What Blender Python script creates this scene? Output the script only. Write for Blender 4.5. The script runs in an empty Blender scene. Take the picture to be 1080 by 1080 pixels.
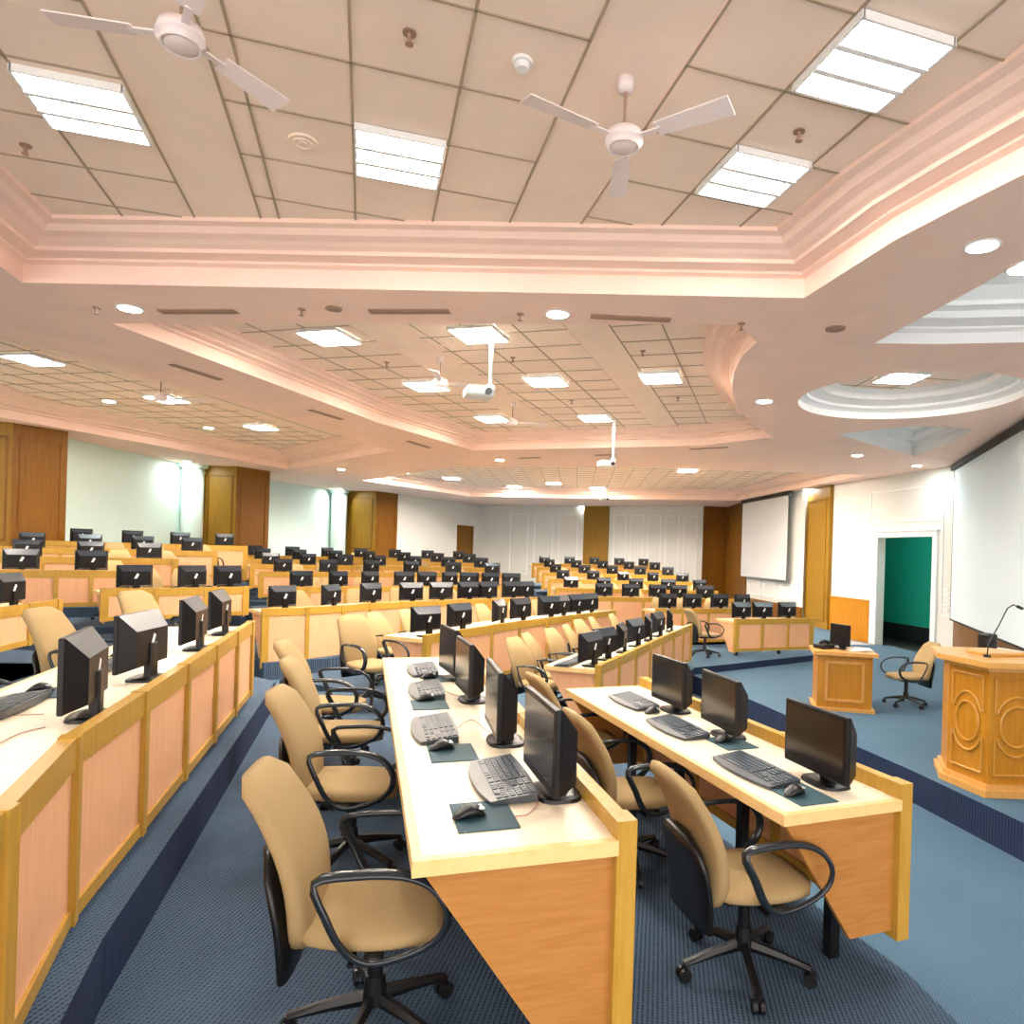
import bpy, bmesh, math, random
from mathutils import Vector, Matrix
random.seed(4)
C = bpy.context.scene.collection
sin, cos, pi = math.sin, math.cos, math.pi
# ------------------------------------------------------------------ camera model
F, CX, CY, R = 725., 610., 583., .03
HC = 2.30                                   # eye height above the lowest floor
def W(u, v, h):
    """floor-plan point whose height is h above the eye and which shows at pixel u,v"""
    du, dv = u-CX, v-CY; c, s = cos(R), sin(R)
    xh = du*c+dv*s; yd = -du*s+dv*c
    d = -F*h/yd
    return (xh/F*d, d)
HS, HT = 2.05, 2.40                         # soffit and tile plane above the eye
ZS, ZT = HC+HS, HC+HT
STAGE, PITD = .30, .42
# ------------------------------------------------------------------ materials
def newmat(name):
    m = bpy.data.materials.new(name); m.use_nodes = True
    return m, m.node_tree, m.node_tree.nodes['Principled BSDF']
def plain(name, col, rough=.5, metal=0, spec=.5, noise=0, nscale=40, bump=0):
    m, t, b = newmat(name)
    b.inputs['Base Color'].default_value = (*col, 1); b.inputs['Roughness'].default_value = rough
    b.inputs['Metallic'].default_value = metal; b.inputs['Specular IOR Level'].default_value = spec
    if noise or bump:
        tc = t.nodes.new('ShaderNodeTexCoord'); n = t.nodes.new('ShaderNodeTexNoise')
        n.inputs['Scale'].default_value = nscale; n.inputs['Detail'].default_value = 3
        t.links.new(tc.outputs['Object'], n.inputs['Vector'])
        if noise:
            r = t.nodes.new('ShaderNodeValToRGB')
            r.color_ramp.elements[0].color = (*[c*(1-noise) for c in col], 1); r.color_ramp.elements[0].position = .3
            r.color_ramp.elements[1].color = (*[min(1, c*(1+noise)) for c in col], 1); r.color_ramp.elements[1].position = .7
            t.links.new(n.outputs['Fac'], r.inputs['Fac']); t.links.new(r.outputs['Color'], b.inputs['Base Color'])
        if bump:
            bp = t.nodes.new('ShaderNodeBump'); bp.inputs['Strength'].default_value = bump; bp.inputs['Distance'].default_value = .003
            t.links.new(n.outputs['Fac'], bp.inputs['Height']); t.links.new(bp.outputs['Normal'], b.inputs['Normal'])
    return m
def wood(name, a, b_, sc=(14, 14, .7), rough=.38):
    m, t, b = newmat(name)
    tc = t.nodes.new('ShaderNodeTexCoord'); mp = t.nodes.new('ShaderNodeMapping'); mp.inputs['Scale'].default_value = sc
    n = t.nodes.new('ShaderNodeTexNoise'); n.inputs['Scale'].default_value = 3; n.inputs['Detail'].default_value = 6; n.inputs['Roughness'].default_value = .65
    r = t.nodes.new('ShaderNodeValToRGB'); r.color_ramp.elements[0].color = (*a, 1); r.color_ramp.elements[1].color = (*b_, 1)
    r.color_ramp.elements[0].position = .32; r.color_ramp.elements[1].position = .68
    t.links.new(tc.outputs['Object'], mp.inputs['Vector']); t.links.new(mp.outputs['Vector'], n.inputs['Vector'])
    t.links.new(n.outputs['Fac'], r.inputs['Fac']); t.links.new(r.outputs['Color'], b.inputs['Base Color'])
    b.inputs['Roughness'].default_value = rough; b.inputs['Specular IOR Level'].default_value = .3
    return m
def emit(name, col, s):
    m, t, b = newmat(name)
    b.inputs['Base Color'].default_value = (*col, 1); b.inputs['Emission Color'].default_value = (*col, 1); b.inputs['Emission Strength'].default_value = s
    return m
def carpet(name, a, b_, ang, scale=1.0):
    m, t, b = newmat(name)
    tc = t.nodes.new('ShaderNodeTexCoord'); mp = t.nodes.new('ShaderNodeMapping'); mp.inputs['Rotation'].default_value = (0, 0, ang)
    t.links.new(tc.outputs['Object'], mp.inputs['Vector'])
    w = t.nodes.new('ShaderNodeTexWave'); w.wave_type = 'BANDS'; w.bands_direction = 'X'; w.inputs['Scale'].default_value = 13*scale
    w.inputs['Distortion'].default_value = .25; w.inputs['Detail'].default_value = 1
    w2 = t.nodes.new('ShaderNodeTexWave'); w2.wave_type = 'BANDS'; w2.bands_direction = 'Y'; w2.inputs['Scale'].default_value = 15*scale
    n = t.nodes.new('ShaderNodeTexNoise'); n.inputs['Scale'].default_value = 60
    n2 = t.nodes.new('ShaderNodeTexNoise'); n2.inputs['Scale'].default_value = 1.2
    for x in (w, w2, n, n2): t.links.new(mp.outputs['Vector'], x.inputs['Vector'])
    mu = t.nodes.new('ShaderNodeMix'); mu.data_type = 'FLOAT'; mu.inputs[0].default_value = .28
    t.links.new(w.outputs['Fac'], mu.inputs[2]); t.links.new(w2.outputs['Fac'], mu.inputs[3])
    ad = t.nodes.new('ShaderNodeMath'); ad.operation = 'MULTIPLY_ADD'; ad.inputs[1].default_value = .5
    t.links.new(n.outputs['Fac'], ad.inputs[0]); t.links.new(mu.outputs[0], ad.inputs[2])
    a2 = t.nodes.new('ShaderNodeMath'); a2.operation = 'MULTIPLY_ADD'; a2.inputs[1].default_value = .5
    t.links.new(n2.outputs['Fac'], a2.inputs[0]); t.links.new(ad.outputs[0], a2.inputs[2])
    r = t.nodes.new('ShaderNodeValToRGB'); r.color_ramp.elements[0].color = (*a, 1); r.color_ramp.elements[1].color = (*b_, 1)
    r.color_ramp.elements[0].position = .5; r.color_ramp.elements[1].position = 1.25 if False else 1.0
    t.links.new(a2.outputs[0], r.inputs['Fac']); t.links.new(r.outputs['Color'], b.inputs['Base Color'])
    b.inputs['Roughness'].default_value = .95; b.inputs['Specular IOR Level'].default_value = .1
    return m
M = dict(
    ceil=plain('ceiling_warm_lit_paint', (.95, .70, .59), .8, noise=.03, nscale=2, spec=.2),  # warm light on a white ceiling, put into the paint colour
    tile=plain('ceiling_tile', (.93, .76, .63), .85, noise=.03, nscale=3, spec=.2),  # tiles carry the same warm light in their colour
    tbar=plain('ceiling_grid', (.42, .32, .22), .6),
    mint=plain('wall_paint_mint', (.74, .90, .84), .7, spec=.2),
    white=plain('wall_paint_white', (.73, .72, .67), .7, spec=.2),
    whitet=plain('white_trim', (.85, .85, .84), .5),
    maple=wood('maple_panel', (.80, .395, .19), (.87, .49, .275), (22, 22, .8), .45),
    oak=wood('oak_trim', (.45, .245, .030), (.54, .32, .055), (18, 18, 1.5), .35),
    endw=wood('beech_end', (.42, .175, .036), (.50, .23, .062), (2, 2, 22), .4),
    top=wood('pale_worktop', (.88, .73, .52), (.93, .80, .60), (6, 6, 6), .3),
    edge=wood('edge_strip', (.86, .55, .22), (.90, .62, .28), (8, 8, 8), .35),
    dwood=wood('dark_and_shaded_veneer', (.15, .054, .001), (.215, .086, .003), (10, 10, .5), .4),
    lwood=wood('light_and_lit_veneer', (.24, .122, .006), (.31, .165, .012), (10, 10, .5), .4),
    pod=wood('podium_wood', (.42, .165, .009), (.52, .225, .018), (9, 9, .6), .35),
    podl=wood('podium_edge', (.58, .28, .065), (.66, .35, .10), (9, 9, .6), .3),
    fabric=plain('beige_fabric', (.39, .27, .125), .8, noise=.06, nscale=180, bump=.2, spec=.2),
    black=plain('black_plastic', (.004, .004, .005), .36),
    arm=plain('armrest_plastic', (.016, .022, .028), .2),
    base=plain('black_base', (.004, .004, .005), .45),
    shell=plain('monitor_plastic', (.006, .005, .006), .36, spec=.3),
    mtop=plain('monitor_shell', (.022, .030, .042), .3, spec=.4),
    screen=plain('dark_glass', (.012, .008, .007), .16),
    key=plain('grey_keys', (.055, .075, .095), .4),
    kb=plain('keyboard_body', (.045, .055, .065), .35),
    pad=plain('teal_mouse_pad', (.03, .085, .105), .7),
    label=plain('white_label', (.85, .85, .85), .5),
    cable=plain('pinkish_cable', (.55, .28, .22), .5),
    chrome=plain('pale_metal', (.62, .66, .66), .35, .3),
    green=plain('green_wall', (.01, .42, .29), .6),
    dark=plain('dark_recess', (.008, .008, .010), .6),
    vent=plain('vent_brown', (.36, .22, .15), .6),
    projs=plain('projection_screen', (.72, .82, .86), .7),
    projs2=plain('small_projection_screen', (.62, .63, .64), .7),
    fanm=plain('fan_paint', (.88, .76, .74), .5),
    paper=plain('paper', (.9, .9, .88), .7),
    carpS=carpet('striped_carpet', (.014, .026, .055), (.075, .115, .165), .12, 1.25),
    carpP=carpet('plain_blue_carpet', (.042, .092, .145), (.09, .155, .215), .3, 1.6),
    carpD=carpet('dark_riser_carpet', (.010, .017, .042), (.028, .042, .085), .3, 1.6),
    stagec=plain('cool_white_cornice', (.86, .86, .86), .7),
    tubef=emit('far_tube_light', (1, .88, .76), 95),
    lampf=emit('far_downlight', (.88, 1, .98), 110), tubeb=emit('back_tube_light', (1, .88, .76), 230),
    podm=plain('podium_moulding', (.52, .24, .03), .3),
    refl=plain('light_reflector', (.10, .12, .12), .5),
    tube=emit('tube_light', (1, .96, .90), 27),
    lamp=emit('downlight_lamp', (.86, 1, .98), 110),
)
# ------------------------------------------------------------------ mesh helpers
ROOT = {}
def newbm(): return bmesh.new()
def link(name, bm, mats, parent=None, smooth=False, recalc=True):
    if recalc: bmesh.ops.recalc_face_normals(bm, faces=bm.faces[:])
    if parent is not None:
        off = ROOT.get(parent.name, Vector((0, 0, 0)))
        if off.length > 0: bmesh.ops.translate(bm, verts=bm.verts[:], vec=-off)
    me = bpy.data.meshes.new(name); bm.to_mesh(me); bm.free()
    for m in (mats if isinstance(mats, (list, tuple)) else [mats]): me.materials.append(M[m] if isinstance(m, str) else m)
    if smooth:
        for p in me.polygons: p.use_smooth = True
    o = bpy.data.objects.new(name, me); C.objects.link(o)
    if parent is not None:
        o.parent = parent; ROOT[o.name] = ROOT.get(parent.name, Vector((0, 0, 0)))
    return o
def tag(o, label, cat, group=None):
    o['label'] = label; o['category'] = cat
    if group: o['group'] = group
    return o
def thing(name, label, cat, loc=(0, 0, 0), group=None):
    o = bpy.data.objects.new(name, None); C.objects.link(o); o.location = loc; o.empty_display_size = .1
    ROOT[o.name] = Vector(loc); return tag(o, label, cat, group)
def struct(name, bm, m, smooth=False):
    o = link(name, bm, m, None, smooth); o['kind'] = 'structure'; return o
def prism(bm, poly, z0, z1, mi=0):
    a = [bm.verts.new((x, y, z0)) for x, y in poly]; b = [bm.verts.new((x, y, z1)) for x, y in poly]
    n = len(poly); fs = [bm.faces.new(a[::-1]), bm.faces.new(b)]
    for i in range(n): fs.append(bm.faces.new((a[i], a[(i+1) % n], b[(i+1) % n], b[i])))
    for f in fs: f.material_index = mi
    return fs
def box(bm, c, s, rz=0, mi=0, bev=0, mat=None):
    r = bmesh.ops.create_cube(bm, size=1)
    T = Matrix.Translation(c) @ Matrix.Rotation(rz, 4, 'Z')
    if mat is not None: T = T @ mat
    T = T @ Matrix.Diagonal((*s, 1))
    bmesh.ops.transform(bm, matrix=T, verts=r['verts'])
    fs = {f for v in r['verts'] for f in v.link_faces}
    for f in fs: f.material_index = mi
    if bev:
        es = list({e for v in r['verts'] for e in v.link_edges})
        q = bmesh.ops.bevel(bm, geom=es, offset=bev, segments=2, affect='EDGES', profile=.5)
        for f in q['faces']: f.material_index = mi
def bar(bm, p, q, w, h, mi=0):
    """horizontal box from p to q (3d), width w, height h"""
    p, q = Vector(p), Vector(q); d = q-p; L = d.length
    if L < 1e-6: return
    X = d/L; Z = Vector((0, 0, 1)); Y = Z.cross(X)
    if Y.length < 1e-4: Y = Vector((0, 1, 0))
    Y.normalize(); Z = X.cross(Y)
    r = bmesh.ops.create_cube(bm, size=1)
    T = Matrix(((X.x, Y.x, Z.x, (p.x+q.x)/2), (X.y, Y.y, Z.y, (p.y+q.y)/2), (X.z, Y.z, Z.z, (p.z+q.z)/2), (0, 0, 0, 1))) @ Matrix.Diagonal((L, w, h, 1))
    bmesh.ops.transform(bm, matrix=T, verts=r['verts'])
    for f in {f for v in r['verts'] for f in v.link_faces}: f.material_index = mi
def cyl(bm, c, r, h, seg=20, r2=None, mi=0, mat=None):
    q = bmesh.ops.create_cone(bm, cap_ends=True, segments=seg, radius1=r, radius2=r if r2 is None else r2, depth=h)
    T = Matrix.Translation(c)
    if mat is not None: T = T @ mat
    bmesh.ops.transform(bm, matrix=T, verts=q['verts'])
    for f in {f for v in q['verts'] for f in v.link_faces}: f.material_index = mi
def tube(bm, pts, r, seg=8, closed=False, rx=None, mi=0):
    """rx: optional radius across the plane normal (flat section)"""
    pts = [Vector(p) for p in pts]; n = len(pts); rings = []
    up = None
    for i, p in enumerate(pts):
        a = pts[i-1] if (i or closed) else p; b = pts[(i+1) % n] if (i < n-1 or closed) else p
        t = (b-a).normalized()
        if up is None:
            up = Vector((0, 0, 1)) if abs(t.z) < .9 else Vector((1, 0, 0))
        s = t.cross(up)
        if s.length < 1e-4: s = t.cross(Vector((1, 0, 0)))
        s.normalize(); up = s.cross(t).normalized()
        ri = r[i] if isinstance(r, (list, tuple)) else r
        rings.append([bm.verts.new(p+s*((rx or ri)*cos(2*pi*k/seg))+up*(ri*sin(2*pi*k/seg))) for k in range(seg)])
    m = n if closed else n-1
    for i in range(m):
        A, B = rings[i], rings[(i+1) % n]
        for k in range(seg):
            f = bm.faces.new((A[k], A[(k+1) % seg], B[(k+1) % seg], B[k])); f.material_index = mi
    if not closed:
        for rg in (rings[0][::-1], rings[-1]):
            f = bm.faces.new(rg); f.material_index = mi
def loft(bm, secs, seg=20, p=4., mi=0, ends=True):
    """secs: (centre, X axis, Y axis, a, b) superellipse sections"""
    rings = []
    for c, X, Y, a, b in secs:
        c, X, Y = Vector(c), Vector(X), Vector(Y); ring = []
        for k in range(seg):
            t = 2*pi*(k+.5)/seg; ct, st = cos(t), sin(t)
            x = math.copysign(abs(ct)**(2/p), ct)*a; y = math.copysign(abs(st)**(2/p), st)*b
            ring.append(bm.verts.new(c+X*x+Y*y))
        rings.append(ring)
    for A, B in zip(rings, rings[1:]):
        for k in range(seg):
            f = bm.faces.new((A[k], A[(k+1) % seg], B[(k+1) % seg], B[k])); f.material_index = mi
    if ends:
        for rg in (rings[0][::-1], rings[-1]): bm.faces.new(rg).material_index = mi
def copytree(o, parent=None):
    c = o.copy(); C.objects.link(c)
    if parent is not None: c.parent = parent
    for ch in list(o.children): copytree(ch, c)
    return c
def place(proto, x, y, z, rz, label, cat, group, sc=None):
    if proto.get('used'): o = copytree(proto)
    else: o = proto; proto['used'] = 1
    o.location = (x, y, z); o.rotation_euler = (0, 0, rz)
    if sc: o.scale = sc
    if 'used' in o and o is not proto: del o['used']
    return tag(o, label, cat, group)
ORD = ['first', 'second', 'third', 'fourth', 'fifth', 'sixth', 'seventh', 'eighth', 'ninth', 'tenth', 'eleventh', 'twelfth', 'thirteenth', 'fourteenth', 'fifteenth']
# ------------------------------------------------------------------ polygon helpers
def area(p): return sum(p[i][0]*p[(i+1) % len(p)][1]-p[(i+1) % len(p)][0]*p[i][1] for i in range(len(p)))/2
def inset(poly, d):
    """inset a closed polygon by d (positive shrinks)"""
    s = 1 if area(poly) > 0 else -1; n = len(poly); out = []
    for i in range(n):
        a, b, c = (Vector(poly[(i+k) % n]) for k in (-1, 0, 1))
        u, v = (b-a).normalized(), (c-b).normalized()
        n1, n2 = Vector((-u.y, u.x))*s, Vector((-v.y, v.x))*s
        m = (n1+n2)
        m = m/max(m.length, 1e-6); k = d/max(.35, m.dot(n1))
        out.append((b.x+m.x*k, b.y+m.y*k))
    return out
def offline(pts, d):
    """offset an open polyline to the left of travel by d"""
    out = []; n = len(pts)
    for i in range(n):
        b = Vector(pts[i]); ns = []
        if i > 0:
            u = (b-Vector(pts[i-1])).normalized(); ns.append(Vector((-u.y, u.x)))
        if i < n-1:
            u = (Vector(pts[i+1])-b).normalized(); ns.append(Vector((-u.y, u.x)))
        m = ns[0] if len(ns) == 1 else (ns[0]+ns[1]).normalized()
        k = d/max(.5, m.dot(ns[0])); out.append((b.x+m.x*k, b.y+m.y*k))
    return out
def at(pts, s):
    """point and left normal at length s along polyline"""
    for i in range(len(pts)-1):
        a, b = Vector(pts[i]), Vector(pts[i+1]); L = (b-a).length
        if s <= L or i == len(pts)-2:
            u = (b-a)/L; p = a+u*s; return (p.x, p.y), (-u.y, u.x), (u.x, u.y)
        s -= L
def plen(pts): return sum((Vector(pts[i+1])-Vector(pts[i])).length for i in range(len(pts)-1))
def strip(bm, A, B, z0, z1, mi=0):
    va = [[bm.verts.new((x, y, z)) for z in (z0, z1)] for x, y in A]; vb = [[bm.verts.new((x, y, z)) for z in (z0, z1)] for x, y in B]
    fs = []
    for i in range(len(A)-1):
        fs += [bm.faces.new((va[i][0], va[i+1][0], va[i+1][1], va[i][1])), bm.faces.new((vb[i][0], vb[i][1], vb[i+1][1], vb[i+1][0])),
               bm.faces.new((va[i][1], va[i+1][1], vb[i+1][1], vb[i][1])), bm.faces.new((va[i][0], vb[i][0], vb[i+1][0], va[i+1][0]))]
    for i in (0, -1): fs.append(bm.faces.new((va[i][0], va[i][1], vb[i][1], vb[i][0])))
    for f in fs: f.material_index = mi
# ================================================================== SETTING: floors
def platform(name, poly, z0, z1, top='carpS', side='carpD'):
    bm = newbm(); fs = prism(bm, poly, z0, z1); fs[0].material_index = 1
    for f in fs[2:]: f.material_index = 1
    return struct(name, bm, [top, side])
bm = newbm(); prism(bm, [(-16, -4), (12, -4), (12, 36), (-16, 36)], -.1, 0); struct('floor', bm, 'carpP')
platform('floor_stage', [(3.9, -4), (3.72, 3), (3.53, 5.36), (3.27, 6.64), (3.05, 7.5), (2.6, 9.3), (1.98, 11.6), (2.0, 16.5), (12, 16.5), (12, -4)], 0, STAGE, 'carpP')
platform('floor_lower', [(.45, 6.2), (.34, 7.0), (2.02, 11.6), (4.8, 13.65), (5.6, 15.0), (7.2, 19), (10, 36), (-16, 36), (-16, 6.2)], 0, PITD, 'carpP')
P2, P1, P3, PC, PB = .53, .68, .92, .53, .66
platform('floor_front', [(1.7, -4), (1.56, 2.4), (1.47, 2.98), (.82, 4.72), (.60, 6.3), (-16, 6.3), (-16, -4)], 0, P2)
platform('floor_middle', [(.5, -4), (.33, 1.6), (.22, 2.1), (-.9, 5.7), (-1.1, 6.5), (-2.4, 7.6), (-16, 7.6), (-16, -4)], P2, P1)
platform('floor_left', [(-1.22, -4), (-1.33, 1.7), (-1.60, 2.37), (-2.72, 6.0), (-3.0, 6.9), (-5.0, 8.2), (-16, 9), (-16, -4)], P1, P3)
# ================================================================== DESKS
def desk(name, label, front, zt, zr, zb, zf, nb, depth=.62, group='long computer desks', wood_end='maple', resample=True, endcut=.36, legs=True, first_end=True, last_end=True, detail=True):
    """front: polyline of the panel side; user side is on its LEFT"""
    L = plen(front)
    if resample: st = [at(front, L*i/nb)[0] for i in range(nb+1)]
    else: st = list(front); nb = len(st)-1
    t = thing(name, label, 'desk', (st[0][0], st[0][1], zf), group)
    f0, f1 = offline(st, 0), offline(st, .05)
    bm = newbm(); strip(bm, f0, f1, zr-.105, zr); o = link('top_rail', bm, 'oak', t)
    bm = newbm(); strip(bm, f0, f1, zb, zb+.055); link('bottom_rail', bm, 'oak', t)
    a, b = offline(st, .012), offline(st, .03)
    for i in range(nb):
        bm = newbm(); strip(bm, a[i:i+2], b[i:i+2], zb+.05, zr-.10); link('front_panel', bm, 'maple', t)
    for i in range(nb+1):
        p, n, u = at(st, sum((Vector(st[k+1])-Vector(st[k])).length for k in range(i)) if i else 0)
        w = .085 if i in (0, nb) else .045
        sh = .5*w-.006 if i == 0 else (-.5*w+.006 if i == nb else 0)
        bm = newbm(); box(bm, (p[0]+u[0]*sh+n[0]*.022, p[1]+u[1]*sh+n[1]*.022, (zb+zr)/2-.001), (w+.008, .064, zr-zb+.008), math.atan2(u[1], u[0])); link('post', bm, 'oak', t)
    g0, g1, g2 = offline(st, .05), offline(st, depth-.03), offline(st, depth)
    bm = newbm(); strip(bm, g0, g1, zt-.035, zt); tp = link('worktop', bm, 'top', t)
    bm = newbm(); strip(bm, g1, g2, zt-.045, zt+.001); link('edge_strip', bm, 'edge', t)
    for e, (i, j) in enumerate(((0, 1), (-1, -2))):
        if not (first_end, last_end)[e]: continue
        p = Vector(st[i]); q = Vector(g2[i]); d = (q-p).normalized(); u = (Vector(st[j])-p).normalized()
        bm = newbm(); bar(bm, (*(p+d*.05-u*-.002), zt-.021), (*(q-u*-.002), zt-.021), .03, .046); link('edge_strip', bm, 'edge', t)
        bm = newbm(); zlo = zb+.025 if wood_end == 'endw' else max(zb-.03, zf+.03)
        P = [(.05, zlo), (.05, zt-.045), (depth-.03, zt-.045), (endcut*depth, zlo)]
        va = [bm.verts.new((*(p+d*s+u*.025), z)) for s, z in P]; vb = [bm.verts.new((*(p+d*s+u*.05), z)) for s, z in P]
        bm.faces.new(va); bm.faces.new(vb[::-1])
        for k in range(4): bm.faces.new((va[k], va[(k+1) % 4], vb[(k+1) % 4], vb[k]))
        link('end_panel', bm, wood_end, t)
    if legs:
        for i in range(0, nb+1, 2):
            p = Vector(st[i]); n = (Vector(g2[i])-p).normalized(); q = Vector(st[1 if i == 0 else i-1]); u = (q-p).normalized()
            c = p+n*.12+u*.12
            bm = newbm(); box(bm, (c.x, c.y, (zf+zt-.036)/2), (.05, .05, zt-.036-zf), math.atan2(u.y, u.x)); link('leg', bm, 'black', t)
    return t, st
# ================================================================== MONITOR
def monitor_near():
    t = thing('monitor', 'x', 'monitor'); w, h = .43, .295; zc = .055+h/2; s = .5
    bm = newbm(); box(bm, (0, .028, zc), (w, .024, h), bev=.006); link('bezel', bm, 'shell', t, False)
    bm = newbm(); box(bm, (0, .0405, zc+.008), (w-.036, .002, h-.05)); link('screen', bm, 'screen', t)
    bm = newbm()
    a = [(-w/2+.004, .016, zc-h/2+.004), (w/2-.004, .016, zc-h/2+.004), (w/2-.004, .016, zc+h/2-.002), (-w/2+.004, .016, zc+h/2-.002)]
    b = [(-w/2+.045, -.052, zc-h/2+.03), (w/2-.045, -.052, zc-h/2+.03), (w/2-.045, -.052, zc+h/2-.085), (-w/2+.045, -.052, zc+h/2-.085)]
    va = [bm.verts.new(p) for p in a]; vb = [bm.verts.new(p) for p in b]; bm.faces.new(va); bm.faces.new(vb[::-1])
    for k in range(4):
        f = bm.faces.new((va[k], va[(k+1) % 4], vb[(k+1) % 4], vb[k])); f.material_index = 1 if k == 2 else 0
    bs = link('back_shell', bm, ['shell', 'mtop'], t)
    bm = newbm(); box(bm, (.0, -.0535, zc+.00), (.022, .002, .075), mat=Matrix.Rotation(.5, 4, 'Y')); link('sticker', bm, 'label', bs)
    bm = newbm(); box(bm, (0, -.045, .10), (.075, .04, .19), bev=.006); link('neck', bm, 'black', t)
    bm = newbm(); loft(bm, [((0, -.03, 0), (1, 0, 0), (0, 1, 0), .115, .085), ((0, -.03, .012), (1, 0, 0), (0, 1, 0), .11, .08), ((0, -.03, .018), (1, 0, 0), (0, 1, 0), .09, .06)], 20, 3); link('foot', bm, 'black', t)
    return t
def monitor_far():
    bm = newbm(); w, h = .43, .30; zc = .055+h/2
    box(bm, (0, .028, zc), (w, .024, h), mi=0); box(bm, (0, .0405, zc+.006), (w-.03, .002, h-.04), mi=3)
    a = [(-w/2+.004, .016, zc-h/2+.004), (w/2-.004, .016, zc-h/2+.004), (w/2-.004, .016, zc+h/2-.002), (-w/2+.004, .016, zc+h/2-.002)]
    b = [(-w/2+.045, -.052, zc-h/2+.03), (w/2-.045, -.052, zc-h/2+.03), (w/2-.045, -.052, zc+h/2-.085), (-w/2+.045, -.052, zc+h/2-.085)]
    va = [bm.verts.new(p) for p in a]; vb = [bm.verts.new(p) for p in b]; bm.faces.new(vb[::-1])
    for k in range(4):
        f = bm.faces.new((va[k], va[(k+1) % 4], vb[(k+1) % 4], vb[k])); f.material_index = 1 if k == 2 else 0
    box(bm, (0, -.0535, zc), (.03, .002, .075), mi=2, mat=Matrix.Rotation(.45, 4, 'Y'))
    box(bm, (0, -.045, .09), (.075, .04, .17)); box(bm, (0, -.03, .008), (.22, .16, .016))
    o = link('monitor', bm, ['shell', 'mtop', 'label', 'screen']); o['category'] = 'monitor'; return o
MON, MONF = monitor_near(), monitor_far()
MG = 'monitors on the long desks'
def monpx(a, b, h, zt, un, label, proto=None):
    """screen's lower edge between two pixels at height h relative to the eye"""
    p, q = Vector(W(*a, h)), Vector(W(*b, h)); d = (q-p).normalized(); n = Vector((-d.y, d.x))
    if n.dot(Vector(un)) < 0: n = -n
    c = (p+q)/2-n*.03
    place(proto or MON, c.x, c.y, zt, math.atan2(n.y, n.x)-pi/2, label, 'monitor', MG); return c, n
# ================================================================== KEYBOARD, MOUSE, PAD
def keyboard():
    t = thing('keyboard', 'x', 'keyboard')
    bm = newbm(); n = 12; vt = []; vb = []
    for i in range(n+1):
        x = -.235+.47*i/n; e = 1-(2*abs(i/n-.5))**2.2
        y0, y1 = -.085-.012*e, .078+.030*e
        vt.append((bm.verts.new((x, y0, .036)), bm.verts.new((x, y1, .016)))); vb.append((bm.verts.new((x, y0, .006)), bm.verts.new((x, y1, .002))))
    for i in range(n):
        bm.faces.new((vt[i][0], vt[i+1][0], vt[i+1][1], vt[i][1])); bm.faces.new((vb[i][0], vb[i][1], vb[i+1][1], vb[i+1][0]))
        bm.faces.new((vt[i][0], vb[i][0], vb[i+1][0], vt[i+1][0])); bm.faces.new((vt[i][1], vt[i+1][1], vb[i+1][1], vb[i][1]))
    for i in (0, n): bm.faces.new((vt[i][0], vt[i][1], vb[i][1], vb[i][0]))
    link('body', bm, 'kb', t)
    bm = newbm(); T = Matrix.Rotation(-.115, 4, 'X')
    for r in range(6):
        y = -.072+r*.0235; z = .0365-(y+.085)*.118
        xs = [(-.205+.0198*k, .016) for k in range(14)]+[(.086+.0198*k, .016) for k in range(3)]+[(.155+.0198*k, .016) for k in range(4)]
        if r == 5: xs = [(-.20, .024), (-.172, .022), (-.10, .11), (-.03, .022), (.0, .022), (.045, .03)]+[(.086+.0198*k, .016) for k in range(3)]+[(.165, .036), (.2145, .016)]
        if r in (3, ): xs = [q for q in xs if not .08 < q[0] < .13]
        for x, w in xs: box(bm, (-x, y, z), (w, .018, .008), mat=T)
    link('keys', bm, 'key', t); return t
def mouse():
    t = thing('mouse', 'x', 'mouse'); bm = newbm(); secs = []
    for i in range(9):
        a = i/8; y = -.055+.11*a; e = math.sqrt(max(.02, 1-(2*a-1)**2)); hh = .008+.013*sin(pi*min(1, a*.9+.12))
        secs.append(((0, y, hh*e+.002), (1, 0, 0), (0, 0, 1), .03*e**.6, hh*e))
    loft(bm, secs, 14, 2.4); link('body', bm, 'black', t, True)
    bm = newbm()
    for sx in (-1, 1): box(bm, (sx*.0125, -.028, .030), (.017, .035, .006), bev=.002)
    link('buttons', bm, 'chrome', t); bm = newbm(); cyl(bm, (0, -.025, .031), .008, .006, 12, mat=Matrix.Rotation(pi/2, 4, 'Y')); link('scroll_wheel', bm, 'black', t)
    return t
def mousepad():
    bm = newbm(); box(bm, (0, 0, .0025), (.245, .195, .005), bev=.002); o = link('mouse_pad', bm, 'pad'); o['category'] = 'mouse pad'; return o
KB, MO, MP = keyboard(), mouse(), mousepad()
def rzof(n): return math.atan2(n[1], n[0])-pi/2
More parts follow.
